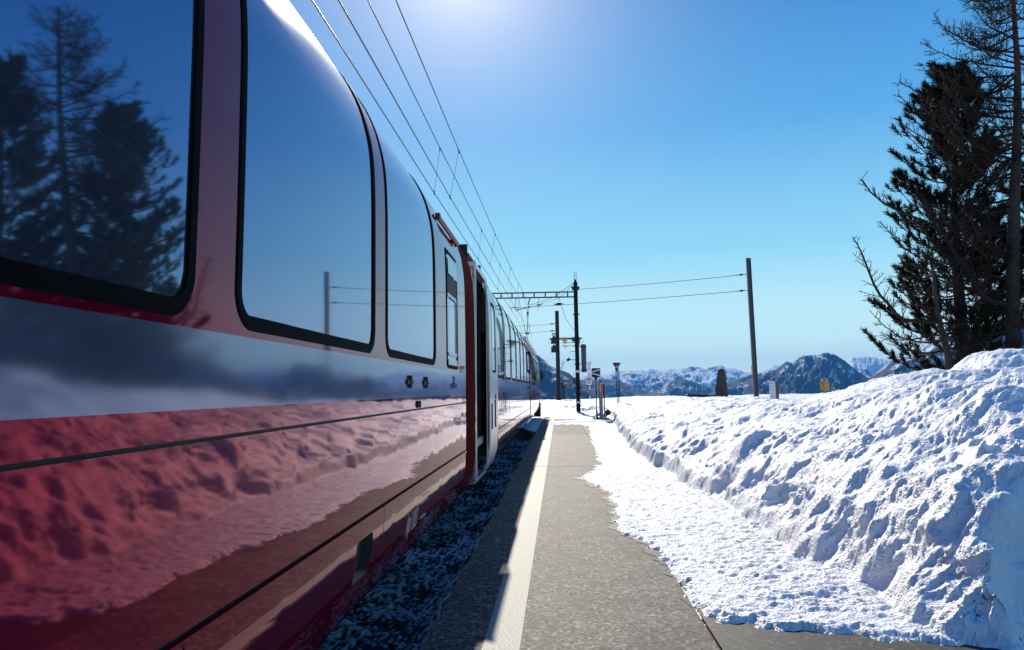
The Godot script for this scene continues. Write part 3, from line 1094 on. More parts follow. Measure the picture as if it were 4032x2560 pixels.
func terrain() -> void:
	nA = noise(0.22, 3, 2)
	nB = noise(1.1, 3, 8)
	nC = noise(3.2, 2, 14)
	nD = noise(2.6, 2, 19, FastNoiseLite.TYPE_CELLULAR)
	nE = noise(2.4, 2, 23)
	# the heaped bank and the thin ice along the platform
	var P := PackedVector3Array()
	var nc := 440
	var rows := []
	var d := 4.3
	while d < 62.0:
		rows.push_back(d)
		d *= 1.0031
	for dd in rows:
		var x0: float = lerp(0.12, -1.4, smoothstep(22.0, 30.0, dd))
		var span: float = 2.4 + 0.62 * dd
		for c in nc:
			var s := float(c) / (nc - 1)
			s = s * (0.75 + 0.25 * s)
			var x: float = x0 + s * span
			P.push_back(Vector3(x, bank_height(x, dd), -dd))
	P = crust(P, rows.size(), nc)
	struct("snow_bank", grid_mesh(P, rows.size(), nc), M.snow, "heaped rough white snow bank along the right edge of the platform")
	# the open snow field, lowered where the bank, platform and track lie on it
	P = PackedVector3Array()
	var n1 := 0
	var ds := []
	d = -30.0
	while d < 210.0:
		ds.push_back(d)
		d += 1.0
	var xs := []
	var x2 := -90.0
	while x2 < 150.0:
		xs.push_back(x2)
		x2 += 1.0 if x2 > -12.0 and x2 < 60.0 else 3.0
	for dd in ds:
		for x in xs:
			var h := far_height(x, dd)
			if x < 0.0:
				h = lerp(h, 0.15, smoothstep(48.0, 40.0, dd))
			var under := false
			if dd > -40.0 and dd < 60.0:
				var x0: float = lerp(0.12, -1.4, smoothstep(22.0, 30.0, dd))
				if dd > 3.0 and x > x0 - 1.2 and x < x0 + 2.4 + 0.62 * dd - 1.4:
					under = true
				if x > -5.2 and x < 2.0 and dd < 60.0:
					under = true
				if dd <= 5.6 and x > -5.2 and x < 22.0:
					under = true
			P.push_back(Vector3(x, -0.5 if under else h, -dd))
	struct("snow_field", grid_mesh(P, ds.size(), xs.size()), M.snow, "wide snow field beyond the platform end reaching the valley edge")
	# snow between the train and the platform and along the track
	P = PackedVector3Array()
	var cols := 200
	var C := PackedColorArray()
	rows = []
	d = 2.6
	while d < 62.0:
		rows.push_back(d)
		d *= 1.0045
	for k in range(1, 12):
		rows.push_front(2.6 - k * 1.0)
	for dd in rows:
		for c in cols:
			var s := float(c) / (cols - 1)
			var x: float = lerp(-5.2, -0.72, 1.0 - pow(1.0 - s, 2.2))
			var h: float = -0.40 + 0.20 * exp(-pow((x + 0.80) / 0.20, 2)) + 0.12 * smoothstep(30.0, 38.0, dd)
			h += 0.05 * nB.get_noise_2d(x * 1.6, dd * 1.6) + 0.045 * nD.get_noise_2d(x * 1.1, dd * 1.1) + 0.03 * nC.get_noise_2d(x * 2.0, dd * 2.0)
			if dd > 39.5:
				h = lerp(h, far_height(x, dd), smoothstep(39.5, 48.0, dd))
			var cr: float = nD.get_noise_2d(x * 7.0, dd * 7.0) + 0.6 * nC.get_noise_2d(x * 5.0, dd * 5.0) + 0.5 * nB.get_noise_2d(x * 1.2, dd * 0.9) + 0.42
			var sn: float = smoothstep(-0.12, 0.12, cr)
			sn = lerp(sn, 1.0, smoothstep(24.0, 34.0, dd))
			C.push_back(Color(0.045, 0.040, 0.036).lerp(Color(0.71, 0.725, 0.75), sn))  # ballast flecks between the snow, coloured dark to deepen the shade under the train
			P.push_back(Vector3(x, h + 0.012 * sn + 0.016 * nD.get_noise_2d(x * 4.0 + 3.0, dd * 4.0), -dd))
	struct("track_bed", grid_mesh(P, rows.size(), cols, C), M.hill, "ballast with crumbs of snow beside the platform edge, its dark colour also painting in the shade under the train")
	for x in [-2.75, -1.75]:
		var rl := Mb.new()
		rl.box(Vector3(0, 0.07, 0), Vector3(0.07, 0.05, 52.0), Basis(), 0.008)
		rl.box(Vector3(0, 0.0, 0), Vector3(0.022, 0.12, 52.0), Basis(), 0.004)
		var ro := thing("rail", "steel rail under the train, %s the platform" % ("farther from" if x < -2.0 else "nearer to"), "rail", Vector3(x, -0.325, -18.0), "rails under the train")
		obj("rail_head", rl, M.steel, ro)
	# valley floor far below
	var vm := Mb.new()
	vm.use_col = true
	vm.tint = Color(0.03, 0.045, 0.05)
	vm.quad(Vector3(-7000, -420, 300), Vector3(7000, -420, 300), Vector3(7000, -420, -13800), Vector3(-7000, -420, -13800))
	struct("valley_floor", vm.mesh(), M.hill, "deep dark valley floor between the mountains")

func platform() -> void:
	var p := thing("platform", "grey asphalt station platform with a white edge line", "platform")
	p.remove_meta("category")
	p.set_meta("kind", "structure")
	var cuts := [[-4.0, 14.215, 0], [14.226, 24.1, 0], [24.112, 30.08, 1], [30.10, 46.0, 1]]
	for c in cuts:
		var mb := Mb.new()
		var l: float = c[1] - c[0]
		mb.box(Vector3(0.03, -0.25, -(c[0] + c[1]) / 2), Vector3(1.62, 0.5, l), Basis(), 0.006)
		obj("paving_slab", mb, M.asphalt if c[2] == 0 else M.concrete, p)
	var jf := Mb.new()
	jf.box(Vector3(0.03, -0.27, -20.0), Vector3(1.6, 0.5, 47.0))
	obj("joint_filler", jf, M.black, p)
	for c in [[-3.9, 14.2], [14.24, 24.1], [24.12, 30.07], [30.11, 45.9]]:
		var ln := Mb.new()
		ln.box(Vector3(-0.345, 0.0, -(c[0] + c[1]) / 2), Vector3(0.21, 0.008, c[1] - c[0]), Basis(), 0.002)
		var o := obj("edge_line", ln, M.paint, p)
		o.set_meta("label", "worn white painted edge line")
	# the road beyond the platform edge, and a darker patch by the melting snow
	var rd := Mb.new()
	rd.box(Vector3(12.0, -0.27, -12.0), Vector3(22.3, 0.5, 40.0))
	struct("road", rd.mesh(), M.asphalt, "dry brownish asphalt forecourt to the right of the platform")
	var wp := PackedVector2Array()
	var ring_pts := [[0.86, 3.2], [1.25, 3.3], [1.42, 3.9], [1.62, 4.25], [2.3, 4.36], [3.2, 4.40], [4.2, 4.35], [4.3, 4.9], [3.0, 5.2], [1.9, 5.2], [0.86, 5.9]]
	for i in ring_pts.size():
		var a: Array = ring_pts[i]
		var b: Array = ring_pts[(i + 1) % ring_pts.size()]
		for k in 6:
			var f := k / 6.0
			var x: float = lerp(float(a[0]), float(b[0]), f)
			var dd: float = lerp(float(a[1]), float(b[1]), f)
			if x > 0.9:
				x += 0.05 * nC.get_noise_2d(x * 2.0, dd * 2.0)
				dd += 0.06 * nC.get_noise_2d(x * 2.0 + 9.0, dd * 2.0)
			wp.push_back(Vector2(x, dd))
	var wm := Mb.new()
	wm.prism(wp, 0.008, Transform3D(Basis(Vector3(1, 0, 0), -PI / 2), Vector3(0, -0.016, 0)))
	struct("dark_patch", wm.mesh(), M.dark_asphalt, "dark asphalt beside the melting snow edge")
	var wmg := Mb.new()
	var prev := []
	for i in 120:
		var dd: float = lerp(4.9, 13.5, i / 119.0)
		var ex: float = lut(dd, EDGE) + 0.10 * nC.get_noise_2d(lut(dd, EDGE) * 0.6, dd * 0.9)
		var wd: float = 0.05 + 0.10 * maxf(0.0, nC.get_noise_2d(50.0, dd * 0.7) + 0.15) + 0.03 * nC.get_noise_2d(70.0, dd * 4.0)
		var xr: float = minf(ex + 0.14, 0.835)
		var cur := [Vector3(minf(ex - wd, xr - 0.01), 0.004, -dd), Vector3(xr, 0.004, -dd)]
		if i > 0:
			wmg.quad(prev[0], prev[1], cur[1], cur[0])
		prev = cur
	struct("wet_margin", wmg.mesh(), M.dark_asphalt, "narrow dark meltwater margin along the snow edge on the platform")
	# grit washed out of the snow
	var mm := MultiMesh.new()
	mm.transform_format = MultiMesh.TRANSFORM_3D
	var gm := Mb.new()
	gm.lathe([Vector2(0.0, -0.4), Vector2(0.8, -0.2), Vector2(1.0, 0.2), Vector2(0.5, 0.6), Vector2(0.0, 0.7)], 6)
	mm.mesh = gm.mesh()
	mm.instance_count = 700
	rng.seed = 77
	for i in 700:
		var x := rng.randf_range(0.9, 3.6)
		var dd: float = lut(x, NEAR) - absf(rng.randfn(0.0, 0.16)) + 0.02
		var s := rng.randf_range(0.002, 0.008)
		mm.set_instance_transform(i, Transform3D(Basis(Vector3(0, 1, 0), rng.randf() * TAU).scaled(Vector3(s, s * 0.7, s)), Vector3(x, -0.018 + s * 0.3, -dd)))
	var gi := MultiMeshInstance3D.new()
	gi.name = "grit"
	gi.multimesh = mm
	gi.material_override = M.stone
	gi.set_meta("kind", "stuff")
	gi.set_meta("label", "small dark grit scattered along the melting snow edge")
	gi.set_meta("category", "grit")
	add_child(gi)

# ------------------------------------------------------------------ mountains
func mountain(called: String, label: String, prof: Array, dist: float, front: float, base: float, sd: int, snow: float, dark: Color, detail: float, spur: float) -> void:
	var az0: float = prof[0]
	var az1: float = prof[prof.size() - 2]
	var na := 300
	var nr := 90
	var nz := noise(1.0, 5, sd)
	var nz2 := noise(1.0, 4, sd + 5)
	var P := PackedVector3Array()
	var C := PackedColorArray()
	var q_max := 1.0
	for r in nr:
		var q: float = q_max - (q_max + 0.35) * r / (nr - 1)   # 1 at the foot, 0 at the ridge, below 0 behind it
		for c in na:
			var az: float = lerp(az0, az1, float(c) / (na - 1))
			var el: float = lut(az, prof)
			var x_s := az * dist * 0.01745
			var rd: float = dist - q * front + 0.10 * front * nz2.get_noise_2d(x_s / (front * 0.8), 3.0)
			var ridge: float = dist * tan(deg_to_rad(el)) + 1.4
			ridge += dist * 0.0006 * nz.get_noise_2d(x_s / (dist * 0.0022), 1.0) * 1.6
			var h: float
			var rel: float = ridge - base
			if q >= 0.0:
				h = lerp(ridge, base, pow(q, 0.82))
				var env: float = min(1.0, q * 5.0) * (1.0 - q * 0.6)
				var rn: float = 1.0 - absf(nz.get_noise_2d(x_s / (front * spur), rd / (front * spur * 2.2)) * 2.0)
				h += rel * 0.34 * env * (rn - 0.72)
				h += rel * 0.07 * env * nz2.get_noise_2d(x_s / (front * spur * 0.22), rd / (front * spur * 0.22))
			else:
				h = ridge + rel * q * 1.6
			var a := deg_to_rad(az)
			P.push_back(Vector3(sin(a) * rd, h, -cos(a) * rd))
	for r in nr:
		for c in na:
			var i := r * na + c
			var dx := P[r * na + mini(c + 1, na - 1)] - P[r * na + maxi(c - 1, 0)]
			var dz := P[mini(r + 1, nr - 1) * na + c] - P[maxi(r - 1, 0) * na + c]
			var nn := dx.cross(dz).normalized()
			var p := P[i]
			var alt: float = clampf((p.y - base) / (dist * 0.04 - base * 0.6), 0, 1.4)
			var k: float = nz.get_noise_3d(p.x / detail, p.y / detail * 0.7, p.z / detail) * 1.0 + nz2.get_noise_3d(p.x / detail * 3.1, p.y / detail * 1.4, p.z / detail * 3.1) * 0.45
			var s: float = smoothstep(-0.07, 0.07, k * 0.62 + (absf(nn.y) - 0.78) * 0.9 + (alt - 0.6) * 0.5 + snow)
			C.push_back(dark.lerp(Color(0.80, 0.82, 0.86), s))
	struct(called, grid_mesh(P, nr, na, C), M.hill, label)

func mountains() -> void:
	mountain("mountain_range", "distant snowy mountain range in pale blue haze", [-14.0, 1.2, -11.0, 1.6, -8.0, 1.1, -5.0, 1.5, -2.0, 0.9, 0.6, 0.7, 1.59, 0.90, 2.11, 1.09, 3.17, 1.11, 3.79, 1.14, 4.07, 1.37, 4.73, 1.32, 5.28, 1.35, 5.85, 1.29, 6.28, 1.34, 6.51, 1.28, 6.79, 1.48, 7.20, 1.34, 7.66, 1.28, 8.28, 1.44, 8.73, 1.37, 9.07, 1.44, 9.49, 1.49, 9.82, 1.55, 10.36, 1.48, 10.72, 1.35, 11.20, 1.45, 11.70, 1.56, 11.88, 1.60, 12.20, 1.35, 12.69, 1.37, 13.19, 1.20, 13.49, 1.06, 14.35, 1.05, 14.76, 1.20, 15.14, 1.32, 15.55, 1.55, 17.0, 1.4, 20.0, 1.2], 12500, 3600, -280, 3, 0.02, Color(0.035, 0.045, 0.07), 800.0, 0.17)
	mountain("mountain", "snowy saddle peak behind the dark mountain at right", [17.5, 0.6, 19.2, 1.0, 20.20, 1.64, 20.60, 1.95, 21.60, 2.01, 22.32, 1.85, 22.88, 1.70, 23.6, 1.5, 26.0, 1.2, 31.0, 0.8], 9000, 2600, -330, 9, 0.22, Color(0.05, 0.06, 0.07), 300.0, 0.3)
	mountain("mountain", "forested blue ridge falling to the right below the distant range", [-6.0, 0.4, 0.0, 0.62, 2.33, 0.70, 3.31, 0.72, 4.48, 0.59, 5.62, 0.07, 6.76, -0.29, 7.51, -0.41, 8.64, -0.58, 11.0, -0.9], 9500, 2500, -420, 15, -0.62, Color(0.016, 0.026, 0.03), 300.0, 0.3)
	mountain("mountain", "forested blue ridge rising to the right below the distant range", [5.2, -0.9, 6.76, -0.33, 7.53, 0.01, 8.24, 0.45, 9.08, 0.66, 9.63, 0.50, 10.4, 0.2, 11.12, -0.05, 12.25, 0.35, 12.95, 0.55, 13.99, 0.90, 15.0, 0.9, 18.0, 0.4], 8200, 2200, -420, 21, -0.40, Color(0.02, 0.03, 0.035), 300.0, 0.3)
	mountain("mountain", "dark rocky mountain with snow streaks right of the leaning pole", [9.6, -1.0, 11.24, -0.35, 12.21, 0.25, 13.31, 0.29, 14.43, 0.93, 15.62, 1.19, 16.36, 1.74, 16.71, 1.63, 17.53, 2.17, 18.3, 2.22, 18.93, 2.34, 19.44, 2.21, 20.16, 1.73, 20.71, 1.17, 21.49, 0.53, 22.59, -0.1, 24.0, -0.8], 6400, 2100, -300, 33, -0.44, Color(0.010, 0.020, 0.055), 180.0, 0.17)
	mountain("mountain", "dark ridge rising to the right behind the conifer", [19.8, -1.0, 20.96, 0.0, 21.74, 0.61, 22.69, 1.31, 23.36, 1.69, 26.0, 3.0, 30.0, 4.4, 36.0, 5.6, 44.0, 5.0, 56.0, 5.8, 66.0, 5.0], 4800, 1700, -250, 41, -0.40, Color(0.010, 0.020, 0.050), 120.0, 0.17)
	mountain("mountain", "steep dark blue mountain slope behind the front of the train", [-26.0, 6.0, -18.0, 6.6, -11.0, 5.6, -6.0, 4.4, -3.0, 3.4, -1.67, 2.68, -1.15, 2.28, -0.63, 1.84, -0.03, 1.53, 0.75, 1.22, 1.43, 0.60, 2.11, 0.16, 2.79, -0.10, 3.46, -0.50, 3.97, -0.75, 5.0, -1.2], 4800, 1700, -260, 52, -0.50, Color(0.010, 0.020, 0.050), 110.0, 0.18)

# ------------------------------------------------------------------ overhead line
func wire_path(pts: Array, sag: float) -> Array:
	var out := []
	for i in pts.size() - 1:
		var a: Vector3 = pts[i]
		var b: Vector3 = pts[i + 1]
		for k in 12:
			var f := k / 12.0
			out.push_back(a.lerp(b, f) - Vector3(0, sag * 4 * f * (1 - f), 0))
	out.push_back(pts[pts.size() - 1])
	return out

func overhead() -> void:
	# [x of contact wire, height], [x of messenger]
	var sets := [[-2.42, 5.30, -2.50, 5.29, "left"], [-2.13, 5.30, -2.08, 5.30, "right"]]
	var labels := ["overhead line nearer the train's middle, running in front of the other one", "overhead line on the right, hung from the highest of the four wires"]
	var cx := [[-2.42, 5.34, -14.6, -2.45, 6.36], [-2.13, 5.30, -14.9, -2.09, 6.38]]
	var far := [[-2.35, 5.85], [-1.75, 5.55]]
	for s in 2:
		var q: Array = cx[s]
		var w := thing("overhead_line", labels[s], "overhead wire", Vector3.ZERO, "overhead lines above the track")
		var c := Mb.new()
		c.tube(wire_path([Vector3(q[0] + 0.02, q[1] + 0.02, 12), Vector3(q[0], q[1], -14.6), Vector3(q[0] + 0.2, q[1] - 0.04, -42), Vector3(q[0] - 0.5, q[1] - 0.1, -75), Vector3(q[0] - 5.0, q[1] - 0.3, -118)], 0.015), 0.009, 0.009, 6)
		obj("contact_wire", c, M.wire, w)
		var m := Mb.new()
		var mp := wire_path([Vector3(q[3] - 0.02, 7.2, 14), Vector3(q[3] + 0.3, 6.62, -42), Vector3(q[0] - 0.4, 6.6, -75), Vector3(q[0] - 5.0, 6.0, -118)], 0.62)
		m.tube(mp, 0.009, 0.009, 6)
		obj("messenger_wire", m, M.wire, w)
		for d in [-2.0, 6.4, 14.7 + 0.2 * s, 22.6 + 0.7 * s, 29.5 + 0.9 * s, 36.0, 48.0, 56.0]:
			var top := wire_at(mp, -d)
			var dr := Mb.new()
			var bot := Vector3(lerp(float(q[0]), float(q[0]) + 0.2, clampf((d - 14.6) / 27.4, 0, 1)), q[1] - 0.03, -d)
			dr.tube([top, bot], 0.004, 0.004, 5)
			dr.box(top - Vector3(0, 0.03, 0), Vector3(0.022, 0.08, 0.022))
			dr.box(bot + Vector3(0, 0.03, 0), Vector3(0.022, 0.08, 0.022))
			obj("dropper", dr, M.wire, w)

func wire_at(path: Array, z: float) -> Vector3:
	for i in path.size() - 1:
		var a: Vector3 = path[i]
		var b: Vector3 = path[i + 1]
		if a.z >= z and b.z <= z:
			return a.lerp(b, (z - a.z) / (b.z - a.z))
	return path[0]

func insulator(mb: Mb, c: Vector3, dir: Vector3, s := 1.0) -> void:
	var b := Basis(Quaternion(Vector3(0, 1, 0), dir.normalized()))
	mb.lathe([Vector2(0.0, -0.22 * s), Vector2(0.03 * s, -0.2 * s), Vector2(0.02 * s, -0.12 * s), Vector2(0.06 * s, -0.08 * s), Vector2(0.06 * s, 0.08 * s), Vector2(0.02 * s, 0.12 * s), Vector2(0.03 * s, 0.2 * s), Vector2(0, 0.22 * s)], 10, c, b)

func masts() -> void:
	# lattice mast with its cross beam
	var base := Vector3(1.05, 0.4, -42)
	var m := thing("catenary_mast", "dark steel overhead line mast with a ladder-like cross beam over the track", "mast", base)
	var post := Mb.new()
	var h := 6.9
	for x in [-0.09, 0.09]:
		post.box(Vector3(x, h / 2 - 0.2, 0), Vector3(0.045, h + 0.4, 0.17), Basis(), 0.006)
	post.box(Vector3(0, h / 2 - 0.2, -0.04), Vector3(0.15, h + 0.4, 0.02), Basis(), 0.004)
	obj("post", post, M.steel, m)
	for y in [0.28, 1.95]:
		var cl := Mb.new()
		cl.box(Vector3(0, y, 0), Vector3(0.30, 0.14 if y > 1.0 else 0.10, 0.22))
		obj("white_clamp", cl, M.white, m)
	for y in [0.12, 1.05, 2.35, 3.35, 5.1]:
		var cl := Mb.new()
		cl.box(Vector3(0.0, y, 0), Vector3(0.36, 0.05, 0.22))
		obj("band_clamp", cl, M.steel, m)
	var cap := Mb.new()
	cap.box(Vector3(0, 6.62, 0), Vector3(0.46, 0.05, 0.3))
	cap.box(Vector3(0, 6.52, 0), Vector3(0.40, 0.12, 0.24))
	cap.tube([Vector3(0, 6.9, 0), Vector3(0, 7.05, 0)], 0.08, 0.06, 10)
	obj("mast_head", cap, M.steel, m)
	var horn := Mb.new()
	horn.tube([Vector3(-0.05, 7.0, 0), Vector3(-0.05, 7.46, 0)], 0.014, 0.014, 6)
	horn.tube([Vector3(0.05, 7.0, 0), Vector3(0.05, 7.46, 0)], 0.014, 0.014, 6)
	obj("spark_horn", horn, M.galv, m)
	var bl := 6.2
	for y in [6.08, 6.36]:
		var ch := Mb.new()
		ch.box(Vector3(-bl / 2 - 0.1, y, 0), Vector3(bl, 0.07, 0.12), Basis(), 0.006)
		obj("beam_chord", ch, M.galv, m)
	for k in 10:
		var st := Mb.new()
		st.box(Vector3(-0.45 - k * 0.62, 6.22, 0), Vector3(0.075, 0.26, 0.09), Basis(), 0.006)
		obj("beam_strut", st, M.galv, m)
	# registration arm on its hanger
	var hg := Mb.new()
	hg.tube([Vector3(-2.55, 6.05, 0), Vector3(-2.66, 5.7, 0)], 0.03, 0.03, 6)
	hg.tube([Vector3(-2.66, 5.7, 0), Vector3(-2.68, 4.95, 0), Vector3(-2.74, 4.1, 0)], 0.018, 0.018, 6)
	insulator(hg, Vector3(-2.68, 5.2, 0), Vector3(0, 1, 0), 0.8)
	hg.box(Vector3(-2.74, 4.08, 0), Vector3(0.22, 0.09, 0.1))
	for x in [-0.13, 0.13]:
		hg.tube([Vector3(-2.74 + x, 4.6, 0), Vector3(-2.74 + x * 1.1, 4.25, 0), Vector3(-2.74, 4.08, 0)], 0.012, 0.012, 6)
	obj("hanger", hg, M.wire, m)
	var arm := Mb.new()
	arm.tube([Vector3(-1.95, 5.66, 0), Vector3(-3.4, 5.38, 0)], 0.022, 0.022, 6)
	arm.tube([Vector3(-2.05, 5.72, 0), Vector3(-3.3, 5.42, 0)], 0.014, 0.014, 6)
	var hook := []
	for i in 10:
		var a := PI * i / 9.0
		hook.push_back(Vector3(-3.42 - 0.18 * cos(a), 5.36 + 0.2 * sin(a) - 0.16 * (i / 9.0 - 0.5), 0))
	arm.tube(hook, 0.016, 0.016, 6)
	insulator(arm, Vector3(-2.0, 5.69, 0), Vector3(1, 0.2, 0), 0.7)
	obj("registration_arm", arm, M.wire, m)
	var dr := Mb.new()
	for x in [-3.35, -3.15, -2.05]:
		dr.tube([Vector3(x, 6.05, 0), Vector3(x - 0.05, 5.4, 0)], 0.012, 0.012, 5)
	obj("drop_rod", dr, M.wire, m)
	var ty1 := Mb.new()
	ty1.tube(wire_path([Vector3(-0.08, 6.9, 0), Vector3(-1.3, 6.05, 0), Vector3(-2.62, 5.68, 0)], 0.03), 0.012, 0.012, 5)
	ty1.tube(wire_path([Vector3(-0.08, 6.84, 0), Vector3(-0.9, 6.05, 0), Vector3(-2.0, 5.72, 0)], 0.03), 0.012, 0.012, 5)
	ty1.tube(wire_path([Vector3(-1.0, 6.3, 0.1), Vector3(-0.6, 4.9, 0.1), Vector3(-0.1, 4.2, 0.1)], 0.05), 0.012, 0.012, 5)
	obj("stay_wire", ty1, M.wire, m)
	for q in [3.36, 3.54]:
		var rod := Mb.new()
		rod.tube([Vector3(-0.05, q, 0), Vector3(-0.82, q + 0.01, 0)], 0.02, 0.02, 6)
		obj("side_rod", rod, M.grey, m)
	var rl := Mb.new()
	rl.tube([Vector3(-0.1, 3.08, 0), Vector3(-0.42, 3.02, 0)], 0.03, 0.012, 6)
	obj("red_lever", rl, M.signred, m)
	# things hung on the mast
	var cam := thing("camera_box", "small black camera box fixed low on the steel mast", "camera", Vector3(0.62, 2.96, -42))
	var cb := Mb.new()
	cb.box(Vector3(-0.05, 0.05, 0), Vector3(0.2, 0.14, 0.14), Basis(Vector3(0, 0, 1), 0.6))
	obj("housing", cb, M.black, cam)
	var cb2 := Mb.new()
	cb2.tube([Vector3(0, 0.05, 0), Vector3(0.34, 0.02, 0)], 0.02, 0.02, 6)
	obj("bracket", cb2, M.black, cam)
	var cy := thing("cable_reel_tube", "long grey upright cylinder hanging at the right of the steel mast", "cylinder", Vector3(1.41, 2.3, -42))
	var c1 := Mb.new()
	c1.lathe([Vector2(0, 0.0), Vector2(0.13, 0.0), Vector2(0.14, 0.02), Vector2(0.14, 1.5), Vector2(0.13, 1.53), Vector2(0, 1.53)], 20)
	obj("barrel", c1, M.galv, cy)
	for y in [0.13, 1.38]:
		var st := Mb.new()
		st.lathe([Vector2(0.14, y - 0.03), Vector2(0.152, y - 0.03), Vector2(0.152, y + 0.03), Vector2(0.14, y + 0.03)], 20)
		st.box(Vector3(-0.02, y, 0), Vector3(0.42, 0.03, 0.03))
		obj("strap", st, M.steel, cy)
	var sb := thing("sign_box", "small dark box on the lower left side of the steel mast", "box", Vector3(0.86, 1.72, -42))
	var s1 := Mb.new()
	s1.box(Vector3(0, 0.12, 0), Vector3(0.13, 0.34, 0.1))
	s1.box(Vector3(0.1, 0.12, 0), Vector3(0.1, 0.05, 0.05))
	obj("case", s1, M.blue, sb)
	# span wires out to the leaning pole
	for q in [[6.9, 6.68, "upper wire strung from the steel mast to the pole at right"], [6.04, 5.91, "lower wire strung from the steel mast to the pole at right"]]:
		var sw := thing("span_wire", q[2], "wire", Vector3.ZERO, "wires between mast and right pole")
		var wr := Mb.new()
		var a := Vector3(1.15 if q[0] > 6.5 else -2.6, q[0] if q[0] > 6.5 else q[0] - 0.12, -42)
		var b := Vector3(9.12, q[1], -36)
		wr.tube(wire_path([a, b], 0.05), 0.013, 0.013, 6)
		obj("wire", wr, M.wire, sw)
		var ins := Mb.new()
		insulator(ins, b + (a - b).normalized() * 0.42, a - b, 0.75)
		ins.tube([b, b + (a - b).normalized() * 0.7], 0.014, 0.014, 6)
		if q[0] < 6.5:
			insulator(ins, Vector3(0.1, 6.0, -41.2), a - b, 1.3)
		obj("insulator", ins, M.black, sw)
	for q in [[5.2, 6.2], [4.66, 5.65]]:
		var sw := thing("span_wire", "short cross wire from the wooden pole, %s of two" % ("upper" if q[0] > 5 else "lower"), "wire", Vector3.ZERO, "cross wires left of the wooden pole")
		var wr := Mb.new()
		wr.tube(wire_path([Vector3(-0.15, q[1] + 0.35, -60), Vector3(-3.6, q[1] + 0.2, -60)], 0.04), 0.016, 0.016, 6)
		insulator(wr, Vector3(-0.42, q[1] + 0.34, -60), Vector3(1, 0.05, 0), 1.0)
		obj("wire", wr, M.wire, sw)
	# H-section pole at right, leaning a little
	var rp := thing("steel_pole", "bare grey H-section pole rising from the snow before the dark mountain", "pole", Vector3(9.10, 0.5, -36))
	var a1 := Mb.new()
	var hh := 6.95
	for x in [-0.085, 0.085]:
		a1.box(Vector3(x, hh / 2, 0), Vector3(0.025, hh, 0.2), Basis(), 0.004)
	a1.box(Vector3(0, hh / 2, 0), Vector3(0.15, hh, 0.02), Basis(), 0.004)
	obj("beam", a1, M.galv, rp)
	var yt := Mb.new()
	yt.box(Vector3(-0.13, 1.72, 0.02), Vector3(0.05, 0.36, 0.12))
	obj("yellow_plate", yt, M.yellow, rp)
	# wooden pole with signal gear
	var wp := thing("wooden_pole", "thick dark pole with a cross arm beyond the platform end", "pole", Vector3(-0.02, 0.4, -60))
	var w1 := Mb.new()
	w1.tube([Vector3(0, -0.3, 0), Vector3(0, 7.15, 0)], 0.17, 0.15, 12)
	obj("shaft", w1, M.steel, wp)
	var w2 := Mb.new()
	w2.box(Vector3(0.65, 4.93, 0.2), Vector3(2.5, 0.13, 0.1))
	obj("cross_arm", w2, M.steel, wp)
	for x in [-0.62, 1.9]:
		var lp := Mb.new()
		var lo := []
		for i in 13:
			var aa := TAU * i / 12.0
			lo.push_back(Vector3(x + 0.12 * cos(aa), 4.78 + 0.2 * sin(aa), 0.2))
		lp.tube(lo, 0.012, 0.012, 5, false)
		obj("cable_loop", lp, M.grey, wp)
	for q in [[4.93, 5.10, "upper black signal box hanging beside the wooden pole"], [4.25, 4.46, "lower black signal box hanging beside the wooden pole"]]:
		var sgn := thing("signal_box", q[2], "signal", Vector3(-0.30, q[0], -59.75), "signal boxes on the wooden pole")
		var bx := Mb.new()
		bx.box(Vector3(0, 0.22, 0), Vector3(0.46, 0.44, 0.28), Basis(), 0.02)
		obj("case", bx, M.black, sgn)
		var nk := Mb.new()
		nk.prism(PackedVector2Array([Vector2(-0.14, 0), Vector2(0.14, 0), Vector2(0.09, 0.16), Vector2(-0.09, 0.16)]), 0.18, Transform3D(Basis(), Vector3(0, 0.45, 0)))
		obj("hood", nk, M.black, sgn)
	var rc := thing("letter_sign", "tiny white sign with the letters rc on top of the signal boxes", "sign", Vector3(-0.32, 5.56, -59.7))
	var rb := Mb.new()
	rb.box(Vector3(0, 0.13, 0), Vector3(0.27, 0.26, 0.02))
	obj("board", rb, M.white, rc)
	flat_text(rc, "lettering", "rc", 0.2, Vector3(0, 0.13, 0.014), M.black)
	var yw := thing("warning_sign", "small yellow plate with a red lightning bolt on the cross arm", "sign", Vector3(0.53, 5.13, -59.72))
	var yb := Mb.new()
	yb.box(Vector3(0, 0.15, 0), Vector3(0.44, 0.30, 0.02))
	obj("board", yb, M.yellow, yw)
	var bo := Mb.new()
	bo.prism(PackedVector2Array([Vector2(-0.16, 0.04), Vector2(-0.02, 0.15), Vector2(-0.08, 0.17), Vector2(0.17, 0.27), Vector2(0.03, 0.16), Vector2(0.10, 0.13)]), 0.006, Transform3D(Basis(), Vector3(0, 0, 0.014)))
	obj("lightning_bolt", bo, M.signred, yw)
	var lamp := thing("round_lamp", "white round lamp with a dark dot below the yellow plate", "lamp", Vector3(0.58, 4.6, -59.72))
	var l1 := Mb.new()
	var rx := Basis(Vector3(1, 0, 0), PI / 2)
	l1.lathe([Vector2(0, -0.05), Vector2(0.14, -0.05), Vector2(0.15, 0.0), Vector2(0.12, 0.05), Vector2(0, 0.06)], 18, Vector3(0, 0.42, 0), rx)
	l1.lathe([Vector2(0, -0.05), Vector2(0.11, -0.05), Vector2(0.12, 0.0), Vector2(0.09, 0.05), Vector2(0, 0.06)], 18, Vector3(0, 0.08, 0), rx)
	l1.box(Vector3(0, 0.25, 0), Vector3(0.06, 0.3, 0.05))
	obj("lens", l1, M.white, lamp)
	var l2 := Mb.new()
